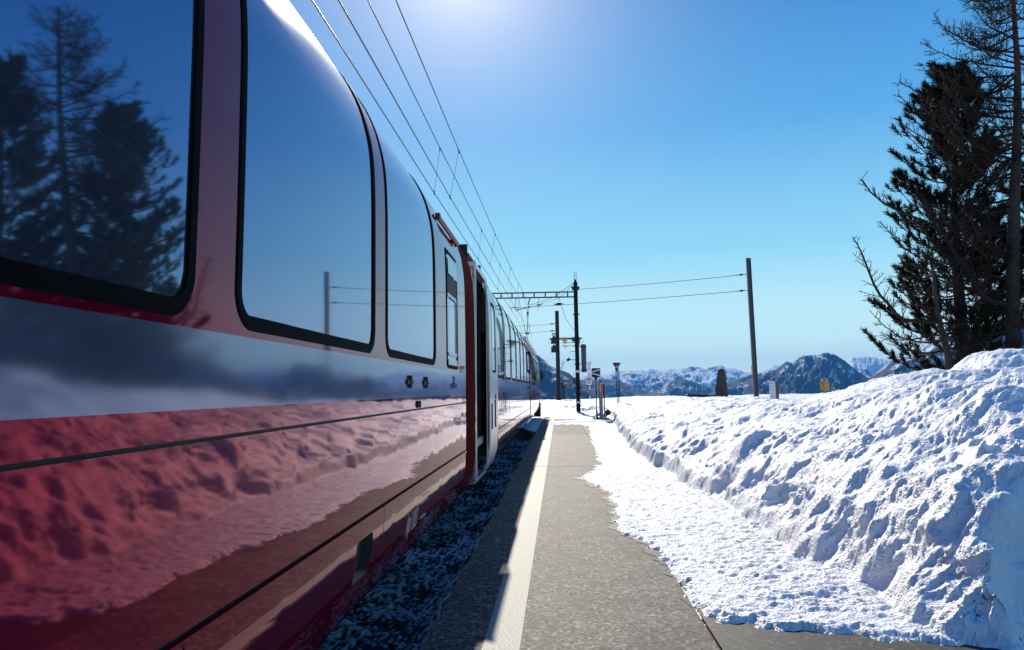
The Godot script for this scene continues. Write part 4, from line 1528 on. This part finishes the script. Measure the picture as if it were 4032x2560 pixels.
	l2.lathe([Vector2(0, 0.0), Vector2(0.05, 0.0), Vector2(0.05, 0.01), Vector2(0, 0.01)], 12, Vector3(-0.02, 0.46, 0.06), rx)
	obj("dot", l2, M.black, lamp)
	var spk := thing("loudspeaker", "grey horn-shaped loudspeaker pointing left beside the steel mast", "loudspeaker", Vector3(1.38, 4.93, -59.6))
	var k1 := Mb.new()
	k1.prism(PackedVector2Array([Vector2(-0.30, 0.46), Vector2(-0.34, 0.36), Vector2(-0.30, 0.24), Vector2(0.05, -0.06), Vector2(0.34, -0.10), Vector2(0.34, 0.50), Vector2(-0.2, 0.5)]), 0.34, Transform3D())
	obj("horn", k1, M.galv, spk)
	var k2 := Mb.new()
	for i in 5:
		k2.box(Vector3(-0.12 + 0.09 * i, 0.3 - 0.02 * i, 0.18), Vector3(0.03, 0.2, 0.02))
	obj("grille", k2, M.black, spk)

func flat_text(parent: Node, called: String, words: String, size: float, at: Vector3, m: Material) -> void:
	var t := TextMesh.new()
	t.text = words
	var f := SystemFont.new()
	f.font_names = PackedStringArray(["Droid Sans"])
	t.font = f
	t.font_size = 48
	t.pixel_size = size / 36.0
	t.depth = 0.004
	var o := put(called, t, m, parent)
	o.position = at

# ------------------------------------------------------------------ platform furniture
func furniture() -> void:
	# arrow sign on a black post
	var s := thing("arrow_sign", "black square sign with a white chevron pointing left on a thin black post", "sign", Vector3(1.64, 0, -33.8))
	var b := Mb.new()
	b.box(Vector3(0.02, 2.10, 0), Vector3(0.37, 0.40, 0.03), Basis(), 0.006)
	obj("board", b, M.black, s)
	for q in [1.0, -1.0]:
		var ch := Mb.new()
		ch.prism(PackedVector2Array([Vector2(-0.165, q * 0.035 - 0.025), Vector2(0.175, q * 0.135 - 0.028), Vector2(0.175, q * 0.135 + 0.028), Vector2(-0.165, q * 0.035 + 0.035)]), 0.006, Transform3D(Basis(), Vector3(0.02, 2.10, 0.018)))
		obj("chevron_bar", ch, M.white, s)
	var dot := Mb.new()
	dot.prism(PackedVector2Array([Vector2(0.085, -0.015), Vector2(0.13, -0.02), Vector2(0.11, 0.025)]), 0.006, Transform3D(Basis(), Vector3(0.02, 2.10, 0.018)))
	obj("white_dot", dot, M.white, s)
	var gus := Mb.new()
	gus.prism(PackedVector2Array([Vector2(-0.02, -0.12), Vector2(0.02, -0.12), Vector2(0.09, 0.0), Vector2(-0.09, 0.0)]), 0.03, Transform3D(Basis(), Vector3(0.0, 1.90, 0)))
	obj("gusset", gus, M.black, s)
	var po := Mb.new()
	po.tube([Vector3(0, 0.02, 0), Vector3(0, 1.9, 0)], 0.024, 0.022, 10)
	po.tube([Vector3(0, 0.02, 0), Vector3(0, 0.48, 0)], 0.042, 0.04, 10)
	obj("post", po, M.black, s)
	var ft := Mb.new()
	ft.lathe([Vector2(0.0, 0.10), Vector2(0.20, 0.10), Vector2(0.27, 0.06), Vector2(0.28, 0.0)].map(func(p): return Vector2(p.x, p.y)), 18)
	for i in 4:
		var a := TAU * i / 4.0 + 0.4
		ft.box(Vector3(cos(a) * 0.14, 0.12, sin(a) * 0.14), Vector3(0.3, 0.05, 0.05), Basis(Vector3(0, 1, 0), -a) * Basis(Vector3(0, 0, 1), -0.4))
	obj("foot", ft, M.black, s)
	# validator pillar
	var v := thing("ticket_pillar", "slim grey pillar with a bright orange top beside the arrow sign", "ticket machine", Vector3(1.84, 0.02, -33.7))
	var g := Mb.new()
	g.box(Vector3(0, 0.62, 0), Vector3(0.14, 1.24, 0.13), Basis(), 0.012)
	obj("column", g, M.grey, v)
	var g2 := Mb.new()
	g2.box(Vector3(-0.075, 0.85, 0), Vector3(0.025, 1.64, 0.11), Basis(), 0.004)
	obj("back_rail", g2, M.black, v)
	var o := Mb.new()
	o.box(Vector3(0.01, 1.41, 0), Vector3(0.145, 0.37, 0.15), Basis(), 0.012)
	o.box(Vector3(-0.01, 1.645, 0), Vector3(0.11, 0.11, 0.13), Basis(), 0.012)
	obj("orange_head", o, M.orange, v)
	var o2 := Mb.new()
	o2.box(Vector3(-0.01, 1.60, 0.07), Vector3(0.09, 0.025, 0.012))
	o2.box(Vector3(-0.035, 1.42, 0.08), Vector3(0.02, 0.30, 0.012))
	obj("white_label", o2, M.white, v)
	var cp := Mb.new()
	cp.box(Vector3(-0.01, 1.715, 0), Vector3(0.125, 0.03, 0.14))
	obj("cap", cp, M.black, v)
	var bs := Mb.new()
	bs.lathe([Vector2(0, 0.16), Vector2(0.12, 0.16), Vector2(0.22, 0.10), Vector2(0.26, 0.0)], 16, Vector3(0.14, -0.02, 0))
	obj("foot", bs, M.grey, v)
	var dp := thing("dark_post", "thin dark post with a black box on top behind the orange pillar", "post", Vector3(1.99, 0.02, -34.0))
	var d1 := Mb.new()
	d1.tube([Vector3(0, 0, 0), Vector3(0, 1.25, 0)], 0.028, 0.026, 10)
	obj("shaft", d1, M.steel, dp)
	var d2 := Mb.new()
	d2.box(Vector3(-0.015, 1.42, 0), Vector3(0.075, 0.34, 0.10), Basis(), 0.01)
	obj("head", d2, M.black, dp)
	var ball := thing("disc_marker", "round black disc low in the snow right of the orange pillar", "marker", Vector3(2.13, 0.0, -33.9))
	var bb := Mb.new()
	bb.lathe([Vector2(0, -0.04), Vector2(0.10, -0.04), Vector2(0.125, 0.0), Vector2(0.10, 0.045), Vector2(0, 0.06)], 22, Vector3(0, 0.36, 0), Basis(Vector3(1, 0, 0), PI / 2))
	obj("disc", bb, M.black, ball)
	var bb2 := Mb.new()
	bb2.tube([Vector3(-0.12, 0.1, 0), Vector3(-0.03, 0.3, 0)], 0.02, 0.02, 6)
	bb2.tube([Vector3(-0.12, 0.1, 0), Vector3(-0.12, -0.1, 0)], 0.02, 0.02, 6)
	obj("stalk", bb2, M.black, ball)
	# double crossing sign
	var c := thing("crossing_sign", "double white crossing cross on a red and white post with a square board", "sign", Vector3(2.22, 0.25, -55))
	for q in [[2.98, -0.02], [2.26, 0.03]]:
		for sg in [1.0, -1.0]:
			var pl := Mb.new()
			pl.box(Vector3(q[1], q[0] - 0.25, 0.03 + 0.012 * sg), Vector3(0.085, 0.74, 0.02), Basis(Vector3(0, 0, 1), sg * 0.46), 0.004)
			var po2 := obj("cross_arm", pl, M.signred, c)
			var pw := Mb.new()
			pw.box(Vector3(q[1], q[0] - 0.25, 0.044 + 0.012 * sg), Vector3(0.055, 0.70, 0.006), Basis(Vector3(0, 0, 1), sg * 0.46), 0.002)
			obj("white_face", pw, M.white, po2)
	var bd := Mb.new()
	bd.box(Vector3(-0.05, 1.66, 0.03), Vector3(0.50, 0.52, 0.02), Basis(), 0.008)
	var bdo := obj("board", bd, M.black, c)
	var bf := Mb.new()
	bf.box(Vector3(-0.05, 1.66, 0.046), Vector3(0.44, 0.46, 0.008), Basis(), 0.002)
	obj("board_face", bf, M.white, bdo)
	var bt := Mb.new()
	bt.box(Vector3(-0.05, 1.79, 0.054), Vector3(0.24, 0.09, 0.006))
	for i in 2:
		bt.box(Vector3(-0.05, 1.64 - 0.09 * i, 0.054), Vector3(0.30, 0.035, 0.006))
	obj("print", bt, M.black, bdo)
	var yy := Mb.new()
	yy.prism(PackedVector2Array([Vector2(-0.07, 0), Vector2(0.07, 0), Vector2(0.0, 0.12)]), 0.012, Transform3D(Basis(), Vector3(0.0, 1.94, 0.06)))
	obj("yellow_tag", yy, M.yellow, c)
	for q in [[-0.3, 0.68, 0], [0.68, 1.08, 1], [1.08, 3.1, 0]]:
		var sg := Mb.new()
		sg.tube([Vector3(0, q[0], 0), Vector3(0, q[1], 0)], 0.04, 0.04, 10)
		obj("post_section", sg, M.white if q[2] == 0 else M.signred, c)
	# trumpet lamp
	var l := thing("platform_lamp", "black trumpet-shaped platform lamp on twin thin poles", "street lamp", Vector3(3.04, 0.05, -40))
	var tr := Mb.new()
	tr.lathe([Vector2(0.05, 2.22), Vector2(0.085, 2.34), Vector2(0.10, 2.45), Vector2(0.14, 2.52), Vector2(0.21, 2.66), Vector2(0.20, 2.68), Vector2(0, 2.67)], 22)
	obj("trumpet", tr, M.black, l)
	for y in [2.42, 2.50]:
		var rg := Mb.new()
		var r0 := 0.10 if y < 2.45 else 0.135
		rg.lathe([Vector2(r0, y - 0.012), Vector2(r0 + 0.012, y - 0.012), Vector2(r0 + 0.016, y + 0.012), Vector2(r0 + 0.004, y + 0.012)], 22)
		obj("white_ring", rg, M.white, l)
	for q in [[-0.04, 0.0, 2.25], [0.05, 0.0, 2.3], [0.11, 0.6, 2.25]]:
		var pl := Mb.new()
		pl.tube([Vector3(q[0] * 0.4 if q[1] == 0.0 else q[0], q[1] - 0.1, 0), Vector3(q[0], q[2], 0)], 0.02, 0.02, 8)
		obj("pole", pl, M.steel, l)
	var bx := thing("junction_box", "small grey box on short legs at the foot of the trumpet lamp", "box", Vector3(2.88, 0.02, -39.9))
	var jb := Mb.new()
	jb.box(Vector3(0, 0.24, 0), Vector3(0.22, 0.13, 0.18), Basis(), 0.012)
	obj("case", jb, M.grey, bx)
	for x in [-0.07, 0.05]:
		var lg := Mb.new()
		lg.tube([Vector3(x, -0.1, 0), Vector3(x, 0.18, 0)], 0.02, 0.02, 6)
		obj("leg", lg, M.steel, bx)
	# standing stone and the dark slab beside it
	var st := thing("standing_stone", "tall rough brown standing stone on the snow edge", "stone", Vector3(8.75, 0.7, -42))
	var sm := Mb.new()
	stone_shape(sm)
	obj("rock", sm, M.stone, st)
	var sl := thing("stone_bench", "long flat dark slab half buried left of the standing stone", "bench", Vector3(7.75, 0.80, -42.3))
	var sl1 := Mb.new()
	sl1.box(Vector3(0, 0.14, 0), Vector3(1.6, 0.13, 0.55), Basis(Vector3(0, 0, 1), -0.05), 0.02)
	obj("slab", sl1, M.black, sl)
	for x in [-0.6, 0.6]:
		var leg := Mb.new()
		leg.box(Vector3(x, -0.15, 0), Vector3(0.16, 0.5, 0.4))
		obj("leg", leg, M.stone, sl)
	# white info post
	var ip := thing("info_post", "white board post with a brown wooden side standing in the snow", "post", Vector3(7.45, 0.55, -27))
	var q1 := Mb.new()
	var yaw := Basis(Vector3(0, 1, 0), -0.8)
	q1.box(Vector3(0, 0.51, 0), Vector3(0.22, 1.02, 0.22), yaw, 0.006)
	obj("core", q1, M.brown, ip)
	var q2 := Mb.new()
	q2.box(yaw * Vector3(0, 0.52, 0.118) * Vector3(1, 1, 1), Vector3(0.23, 1.03, 0.016), yaw, 0.004)
	obj("white_board", q2, M.white, ip)
	var q3 := Mb.new()
	for i in 7:
		q3.box(yaw * Vector3(-0.01, 0, 0.128) + Vector3(0, 0.95 - 0.11 * i, 0), Vector3(0.15 if i % 2 == 0 else 0.11, 0.012, 0.004), yaw)
	obj("print_line", q3, M.grey, ip)
	# hiking signpost
	var hs := thing("signpost", "yellow hiking signpost with stacked boards just above the snow crest", "signpost", Vector3(10.2, 0.38, -30))
	var hp := Mb.new()
	hp.tube([Vector3(0, 0, -0.03), Vector3(0, 1.36, -0.03)], 0.025, 0.025, 8)
	obj("post", hp, M.grey, hs)
	for i in 4:
		var hb := Mb.new()
		var y := 1.13 - 0.082 * i
		hb.prism(PackedVector2Array([Vector2(-0.17, y - 0.037), Vector2(0.14, y - 0.037), Vector2(0.175, y), Vector2(0.14, y + 0.037), Vector2(-0.17, y + 0.037)]), 0.012, Transform3D())
		var hbo := obj("board", hb, M.yellow, hs)
		var hl := Mb.new()
		hl.box(Vector3(-0.09 + 0.01 * i, y + 0.012, 0.008), Vector3(0.11, 0.012, 0.004))
		hl.box(Vector3(-0.07, y - 0.016, 0.008), Vector3(0.15 - 0.03 * (i % 2), 0.012, 0.004))
		hl.box(Vector3(0.10, y - 0.002, 0.008), Vector3(0.05, 0.012, 0.004))
		obj("print_line", hl, M.black, hbo)
	var ht := Mb.new()
	ht.box(Vector3(-0.01, 1.245, 0), Vector3(0.26, 0.10, 0.012), Basis(), 0.003)
	var hto := obj("emblem_plate", ht, M.white, hs)
	var he := Mb.new()
	he.box(Vector3(-0.015, 1.245, 0.008), Vector3(0.09, 0.084, 0.004))
	he.lathe([Vector2(0, 0), Vector2(0.028, 0), Vector2(0.028, 0.004), Vector2(0, 0.004)], 14, Vector3(0.08, 1.245, 0.007), Basis(Vector3(1, 0, 0), PI / 2))
	obj("emblem", he, M.black, hto)
	var hy := Mb.new()
	hy.box(Vector3(-0.10, 1.255, 0.008), Vector3(0.06, 0.06, 0.004))
	obj("yellow_field", hy, M.yellow, hto)

func stone_shape(mb: Mb) -> void:
	var nz := noise(1.6, 4, 61)
	var na := 40
	var ny := 40
	var prof := [0.0, 0.36, 0.3, 0.33, 0.9, 0.30, 1.3, 0.24, 1.55, 0.19, 1.66, 0.13, 1.70, 0.02]
	var P := []
	for j in ny + 1:
		var y := 1.70 * j / ny
		var row := []
		for i in na:
			var a := TAU * i / na
			var r: float = lut(y, prof)
			var cs := cos(a)
			var sn := sin(a)
			var k: float = 1.0 / pow(pow(absf(cs), 3.0) + pow(absf(sn), 3.0), 0.333)
			r *= lerp(1.0, k, 0.6) * (1.0 + 0.22 * nz.get_noise_3d(cs * 1.2, y * 1.2, sn * 1.2) + 0.07 * nz.get_noise_3d(cs * 5, y * 5, sn * 5))
			row.push_back(Vector3(cs * r * 0.95 + 0.10 * y / 1.7, y, sn * r * 0.6))
		P.push_back(row)
	for j in ny:
		for i in na:
			var i2 := (i + 1) % na
			mb.quad(P[j][i2], P[j][i], P[j + 1][i], P[j + 1][i2])

# ------------------------------------------------------------------ trees
func tuft_mesh() -> ArrayMesh:
	# a bottle-brush end of a stone pine twig along +y
	var mb := Mb.new()
	mb.use_col = true
	var r := RandomNumberGenerator.new()
	r.seed = 5
	for i in 64:
		var t := pow(r.randf(), 0.8)
		var a := r.randf() * TAU
		var o := Vector3(0, t * 0.8, 0)
		var dir := Vector3(cos(a), 0.55 + 0.9 * t + r.randf() * 0.3, sin(a)).normalized()
		var side := dir.cross(Vector3(r.randf() - 0.5, r.randf() - 0.5, r.randf() - 0.5)).normalized() * 0.030
		var l := 0.30 + 0.10 * r.randf()
		var g := r.randf_range(0.75, 1.3)
		mb.tint = Color(0.010 * g, 0.014 * g, 0.007 * g)
		mb.tri(o - side, o + side, o + dir * l)
	mb.tint = Color(0.03, 0.022, 0.016)
	mb.tube([Vector3(0, -0.1, 0), Vector3(0, 0.7, 0)], 0.03, 0.015, 4, false)
	return mb.mesh()

func pine(label: String, base: Vector3, height: float, lean: Vector3, sd: int, prof: Array, density: float, group := "") -> void:
	var t := thing("pine_tree", label, "tree", base, group)
	var r := RandomNumberGenerator.new()
	r.seed = sd
	var tr := Mb.new()
	var path := []
	for i in 15:
		var f := i / 14.0
		path.push_back(Vector3(lean.x * f + 0.05 * sin(f * 9.0), height * f - 0.3 * (1 - f), lean.z * f))
	tr.tube(path, height * 0.019 + 0.03, 0.02, 10)
	obj("trunk", tr, M.bark, t)
	var limbs := Mb.new()
	var tf := []
	var y := height * 0.06
	while y < height * 0.985:
		var f := y / height
		var n := 4 if f < 0.75 else 4
		for k in n:
			var az := r.randf() * TAU
			# the crown is fuller towards the open left side low down
			var L: float = lut(f, prof) * r.randf_range(0.72, 1.12)
			var o := Vector3(lean.x * f, y + r.randf_range(-0.15, 0.15), lean.z * f)
			L *= lerp(0.78, 1.05, 0.5 - 0.5 * cos(az))
			var out := Vector3(cos(az), 0, sin(az))
			var pts := []
			var rise: float = lerp(-0.05, 0.55, f)
			for i in 7:
				var q := i / 6.0
				pts.push_back(o + out * L * q + Vector3(0, L * (rise * q - 0.10 * sin(q * PI) + 0.32 * q * q * q), 0))
			limbs.tube(pts, 0.02 + 0.014 * L, 0.010, 5, false)
			var m := int(ceil(L * density))
			for i in m + 1:
				var q: float = lerp(0.34, 1.0, float(i) / m)
				var c: Vector3 = o + out * L * q + Vector3(0, L * (rise * q - 0.10 * sin(q * PI) + 0.32 * q * q * q), 0)
				for sgi in 3:
					var sgn: float = sgi - 1.0
					if i < m and r.randf() < (0.5 if sgn == 0.0 else 0.2):
						continue
					var sd2 := Vector3(-out.z, 0, out.x) * sgn
					var dirn := (out * 0.8 + sd2 * r.randf_range(0.5, 1.1) + Vector3(0, r.randf_range(0.35, 1.0), 0)).normalized()
					var len := r.randf_range(0.15, 0.5) * minf(1.0, L / 1.5) * (1.0 if sgn != 0.0 else 0.2)
					var e := c + dirn * len
					if sgn != 0.0:
						limbs.tube([c, e], 0.012, 0.008, 4, false)
					var s := r.randf_range(0.46, 0.72)
					var up := (dirn + Vector3(0, r.randf_range(0.2, 0.9), 0)).normalized()
					var bs := Basis(Quaternion(Vector3(0, 1, 0), up)) * Basis(Vector3(0, 1, 0), r.randf() * TAU)
					tf.push_back(Transform3D(bs.scaled(Vector3(s, s, s)), e - up * 0.1))
		y += lerp(0.42, 0.26, f) * (height / 12.0) * r.randf_range(0.8, 1.2)
	obj("limbs", limbs, M.twig, t)
	var mm := MultiMesh.new()
	mm.transform_format = MultiMesh.TRANSFORM_3D
	mm.mesh = tuft_mesh()
	mm.instance_count = tf.size()
	for i in tf.size():
		mm.set_instance_transform(i, tf[i])
	var crown := MultiMeshInstance3D.new()
	crown.name = "crown"
	crown.multimesh = mm
	crown.material_override = M.needle
	crown.set_meta("kind", "stuff")
	t.add_child(crown)

func bare_limb(mb: Mb, pts: Array, r0: float, r: RandomNumberGenerator, twig_len: float, step: float) -> void:
	mb.tube(pts, r0, maxf(0.006, r0 * 0.22), 5, false)
	# twigs on both sides, curving upwards
	var acc := 0.0
	var total := 0.0
	for i in pts.size() - 1:
		total += pts[i].distance_to(pts[i + 1])
	var run := 0.0
	for i in pts.size() - 1:
		var a: Vector3 = pts[i]
		var b: Vector3 = pts[i + 1]
		var seg := a.distance_to(b)
		while acc < seg:
			var f: float = (run + acc) / total
			if f > 0.12:
				var o := a.lerp(b, acc / seg)
				var along := (b - a).normalized()
				var side := along.cross(Vector3(r.randfn(), r.randfn(), r.randfn())).normalized()
				var dirn := (along * r.randf_range(0.3, 0.9) + side + Vector3(0, 0.15, 0)).normalized()
				var L := twig_len * r.randf_range(0.4, 1.15) * (1.15 - 0.75 * f)
				bare_twig(mb, o, dirn, L, r0 * 0.3 * (1.1 - 0.6 * f), r, 1)
			acc += step * r.randf_range(0.6, 1.4)
		acc -= seg
		run += seg

func bare_twig(mb: Mb, o: Vector3, dirn: Vector3, L: float, rad: float, r: RandomNumberGenerator, level: int) -> void:
	rad = maxf(rad, 0.011)
	var pts := [o]
	var p := o
	var v := dirn
	for i in 4:
		v = (v + Vector3(r.randfn() * 0.16, 0.13 + r.randfn() * 0.1, r.randfn() * 0.16)).normalized()
		p += v * L / 4.0
		pts.push_back(p)
	mb.tube(pts, rad, 0.008, 3, false)
	if level > 0:
		var n := int(L / 0.13)
		for k in n:
			var f := (k + 0.6) / (n + 0.5)
			var q: Vector3 = pts[int(f * 3.99)].lerp(pts[int(f * 3.99) + 1], f * 3.99 - int(f * 3.99))
			var sd := v.cross(Vector3(r.randfn(), r.randfn(), r.randfn())).normalized()
			bare_twig(mb, q, (v * 0.6 + sd).normalized(), L * r.randf_range(0.25, 0.5) * (1.1 - 0.6 * f), rad * 0.6, r, level - 1)

func larches() -> void:
	var r := RandomNumberGenerator.new()
	r.seed = 91
	var base := Vector3(14.95, 1.2, -26)
	var t := thing("larch_tree", "tall bare larch with a thick dark trunk at the right edge", "tree", base)
	var tr := Mb.new()
	var tp := [Vector3(0, -0.3, 0), Vector3(0.0, 1.0, 0), Vector3(0.30, 3.9, 0), Vector3(0.62, 6.4, 0), Vector3(0.98, 8.9, 0), Vector3(1.2, 11.0, 0), Vector3(1.32, 13.4, 0), Vector3(1.38, 15.4, 0)]
	tr.tube(tp, 0.27, 0.04, 12)
	obj("trunk", tr, M.bark, t)
	var limbs := Mb.new()
	var y := 1.7
	while y < 15.2:
		var f := y / 15.4
		var c := Vector3(lut(y, [1.0, 0.0, 3.9, 0.30, 6.4, 0.62, 8.9, 0.98, 11.0, 1.2, 13.4, 1.32, 15.4, 1.38]), y, 0)
		for k in 2:
			var az := r.randf() * TAU
			if k == 0:
				az = PI + r.randfn() * 0.6
			var L: float = lut(f, [0.1, 3.0, 0.3, 3.5, 0.55, 3.5, 0.8, 2.6, 0.92, 1.6, 1.0, 0.5]) * r.randf_range(0.55, 1.15)
			var out := Vector3(cos(az), 0, sin(az))
			var pts := []
			var droop := r.randf_range(-0.25, 0.12)
			for i in 7:
				var q := i / 6.0
				pts.push_back(c + out * L * q + Vector3(r.randfn() * 0.03, L * (droop * sin(q * PI * 0.8) + 0.42 * q * q * q), r.randfn() * 0.03))
			bare_limb(limbs, pts, 0.016 + 0.010 * L, r, 0.85, 0.09)
		y += r.randf_range(0.17, 0.30)
	var lb := [Vector3(14.85, 3.98, -25.9), Vector3(14.55, 4.01, -25.5), Vector3(14.18, 4.03, -25.4), Vector3(13.88, 4.23, -25.4), Vector3(13.67, 4.63, -25.4), Vector3(13.61, 5.03, -25.4), Vector3(13.36, 5.4, -25.5), Vector3(13.06, 5.88, -25.5), Vector3(12.94, 6.4, -25.6), Vector3(12.4, 6.8, -25.6), Vector3(11.7, 7.1, -25.6), Vector3(11.1, 7.5, -25.7), Vector3(10.7, 7.9, -25.7), Vector3(10.45, 8.35, -25.7)]
	for i in lb.size():
		lb[i] -= base
	bare_limb(limbs, lb, 0.10, r, 1.1, 0.16)
	obj("limbs", limbs, M.twig, t)
	# the young larch in front of the pine
	base = Vector3(12.42, 1.6, -25)
	t = thing("larch_tree", "small crooked bare larch in front of the pine, its low limb reaching left", "tree", base)
	var st := [Vector3(12.42, 1.3, -25), Vector3(12.39, 2.38, -25), Vector3(12.25, 3.24, -25), Vector3(12.2, 3.66, -25), Vector3(12.18, 4.46, -25), Vector3(12.19, 4.95, -25), Vector3(12.1, 5.5, -25)]
	for i in st.size():
		st[i] -= base
	tr = Mb.new()
	tr.tube(st, 0.12, 0.03, 8)
	obj("trunk", tr, M.bark, t)
	limbs = Mb.new()
	var la := [Vector3(12.27, 3.4, -25), Vector3(11.74, 3.39, -24.9), Vector3(11.06, 3.45, -24.9), Vector3(10.77, 3.68, -24.8), Vector3(10.57, 4.01, -24.8), Vector3(10.37, 4.24, -24.8), Vector3(10.21, 4.57, -24.8), Vector3(10.06, 5.06, -24.8), Vector3(9.92, 5.56, -24.8), Vector3(9.78, 5.93, -24.8), Vector3(9.64, 6.17, -24.8)]
	for i in la.size():
		la[i] -= base
	bare_limb(limbs, la, 0.075, r, 0.85, 0.13)
	for q in [[0.9, -1.9, 0.5, 2.4], [1.2, -2.4, 0.9, 2.6], [1.0, 1.6, 0.7, 1.6], [2.3, -1.0, 1.1, 1.2], [2.9, 0.9, 1.0, 1.0], [3.3, -0.8, 0.8, 0.9], [1.5, -1.6, -0.2, 1.8], [0.8, 2.2, 0.2, 1.6]]:
		var o := Vector3(lut(q[0], [0.0, 0.0, 1.6, -0.17, 2.9, -0.24, 4.0, -0.3]), q[0], 0)
		var pts := []
		for i in 6:
			var f := i / 5.0
			pts.push_back(o + Vector3(q[1] * f, q[2] * f * f - 0.2 * sin(f * PI), r.randfn() * 0.06 + 0.5 * f * sin(q[0] * 7.0)))
		bare_limb(limbs, pts, 0.04, r, 0.8, 0.14)
	for k in 14:
		var o := Vector3(-0.2 + r.randfn() * 0.1, r.randf_range(0.6, 3.6), 0)
		bare_twig(limbs, o, Vector3(r.randfn(), 0.5, r.randfn()).normalized(), r.randf_range(0.6, 1.3), 0.014, r, 1)
	obj("limbs", limbs, M.twig, t)
	# a leafless sapling far behind the mast
	base = Vector3(0.4, 0.3, -78)
	t = thing("bare_sapling", "leafless sapling far behind the steel mast", "tree", base)
	limbs = Mb.new()
	bare_limb(limbs, [Vector3(0, -0.3, 0), Vector3(0.05, 1.2, 0), Vector3(-0.1, 2.4, 0), Vector3(0.0, 3.8, 0)], 0.06, r, 2.0, 0.3)
	bare_limb(limbs, [Vector3(0, 0.4, 0), Vector3(1.0, 1.6, 0), Vector3(1.6, 2.9, 0)], 0.04, r, 1.2, 0.3)
	obj("limbs", limbs, M.twig, t)

# ------------------------------------------------------------------ the scene
func _ready() -> void:
	# camera: 1.4 m above the platform, looking a little left of the track and upwards; the lens is shifted
	var cam := Camera3D.new()
	cam.name = "camera"
	add_child(cam)
	var b := Basis(Vector3(0, 1, 0), deg_to_rad(3.395)) * Basis(Vector3(1, 0, 0), deg_to_rad(8.384)) * Basis(Vector3(0, 0, 1), deg_to_rad(-0.716))
	cam.transform = Transform3D(b, Vector3(0, 1.4, 0))
	cam.projection = Camera3D.PROJECTION_FRUSTUM
	cam.near = 0.05
	cam.far = 40000.0
	cam.size = 2.0 * 0.05 * 764.5 / 1780.0
	cam.frustum_offset = Vector2(0, -110.0 / 1780.0 * 0.05)
	cam.current = true
	# sun and sky
	var EXPO := 1.2
	var az := deg_to_rad(7.3)
	var el := deg_to_rad(32.0)
	var sun_dir := Vector3(-sin(az) * cos(el), sin(el), -cos(az) * cos(el))
	var sun := DirectionalLight3D.new()
	sun.name = "sun"
	add_child(sun)
	sun.basis = Basis.looking_at(-sun_dir, Vector3(0, 1, 0))
	sun.light_energy = 1.6
	sun.light_color = Color(1.0, 0.965, 0.90)
	sun.light_angular_distance = 0.5
	sun.shadow_enabled = true
	var env := Environment.new()
	env.background_mode = Environment.BG_SKY
	var sky := Sky.new()
	var pan := PanoramaSkyMaterial.new()
	pan.panorama = sky_texture(1.0 / EXPO, sun_dir)
	sky.sky_material = pan
	env.sky = sky
	env.tonemap_mode = Environment.TONE_MAPPER_LINEAR
	env.tonemap_exposure = EXPO
	env.sdfgi_enabled = true
	env.ssao_enabled = true
	env.ssil_enabled = true
	env.fog_enabled = true
	env.fog_density = 0.000055
	env.fog_light_color = Color(0.36, 0.70, 1.0)
	var we := WorldEnvironment.new()
	we.name = "environment"
	we.environment = env
	add_child(we)
	materials()
	# setting
	terrain()
	platform()
	mountains()
	# objects
	train()
	overhead()
	masts()
	furniture()
	var pf := [0.0, 1.7, 0.12, 2.6, 0.2, 2.1, 0.35, 1.7, 0.45, 1.9, 0.6, 1.6, 0.8, 1.05, 0.92, 0.55, 1.0, 0.25]
	pine("dark stone pine with upturned brushy branches behind the snow heap", Vector3(14.2, 1.0, -28), 12.0, Vector3(0.8, 0, 0), 7, pf, 1.8)
	var pf2 := [0.0, 3.0, 0.2, 2.9, 0.5, 2.2, 0.8, 1.1, 1.0, 0.3]
	pine("dense dark pine standing right of the picture's edge beyond the larch", Vector3(19.0, 1.8, -27), 13.0, Vector3(0.2, 0, 0), 17, pf2, 2.4)
	larches()
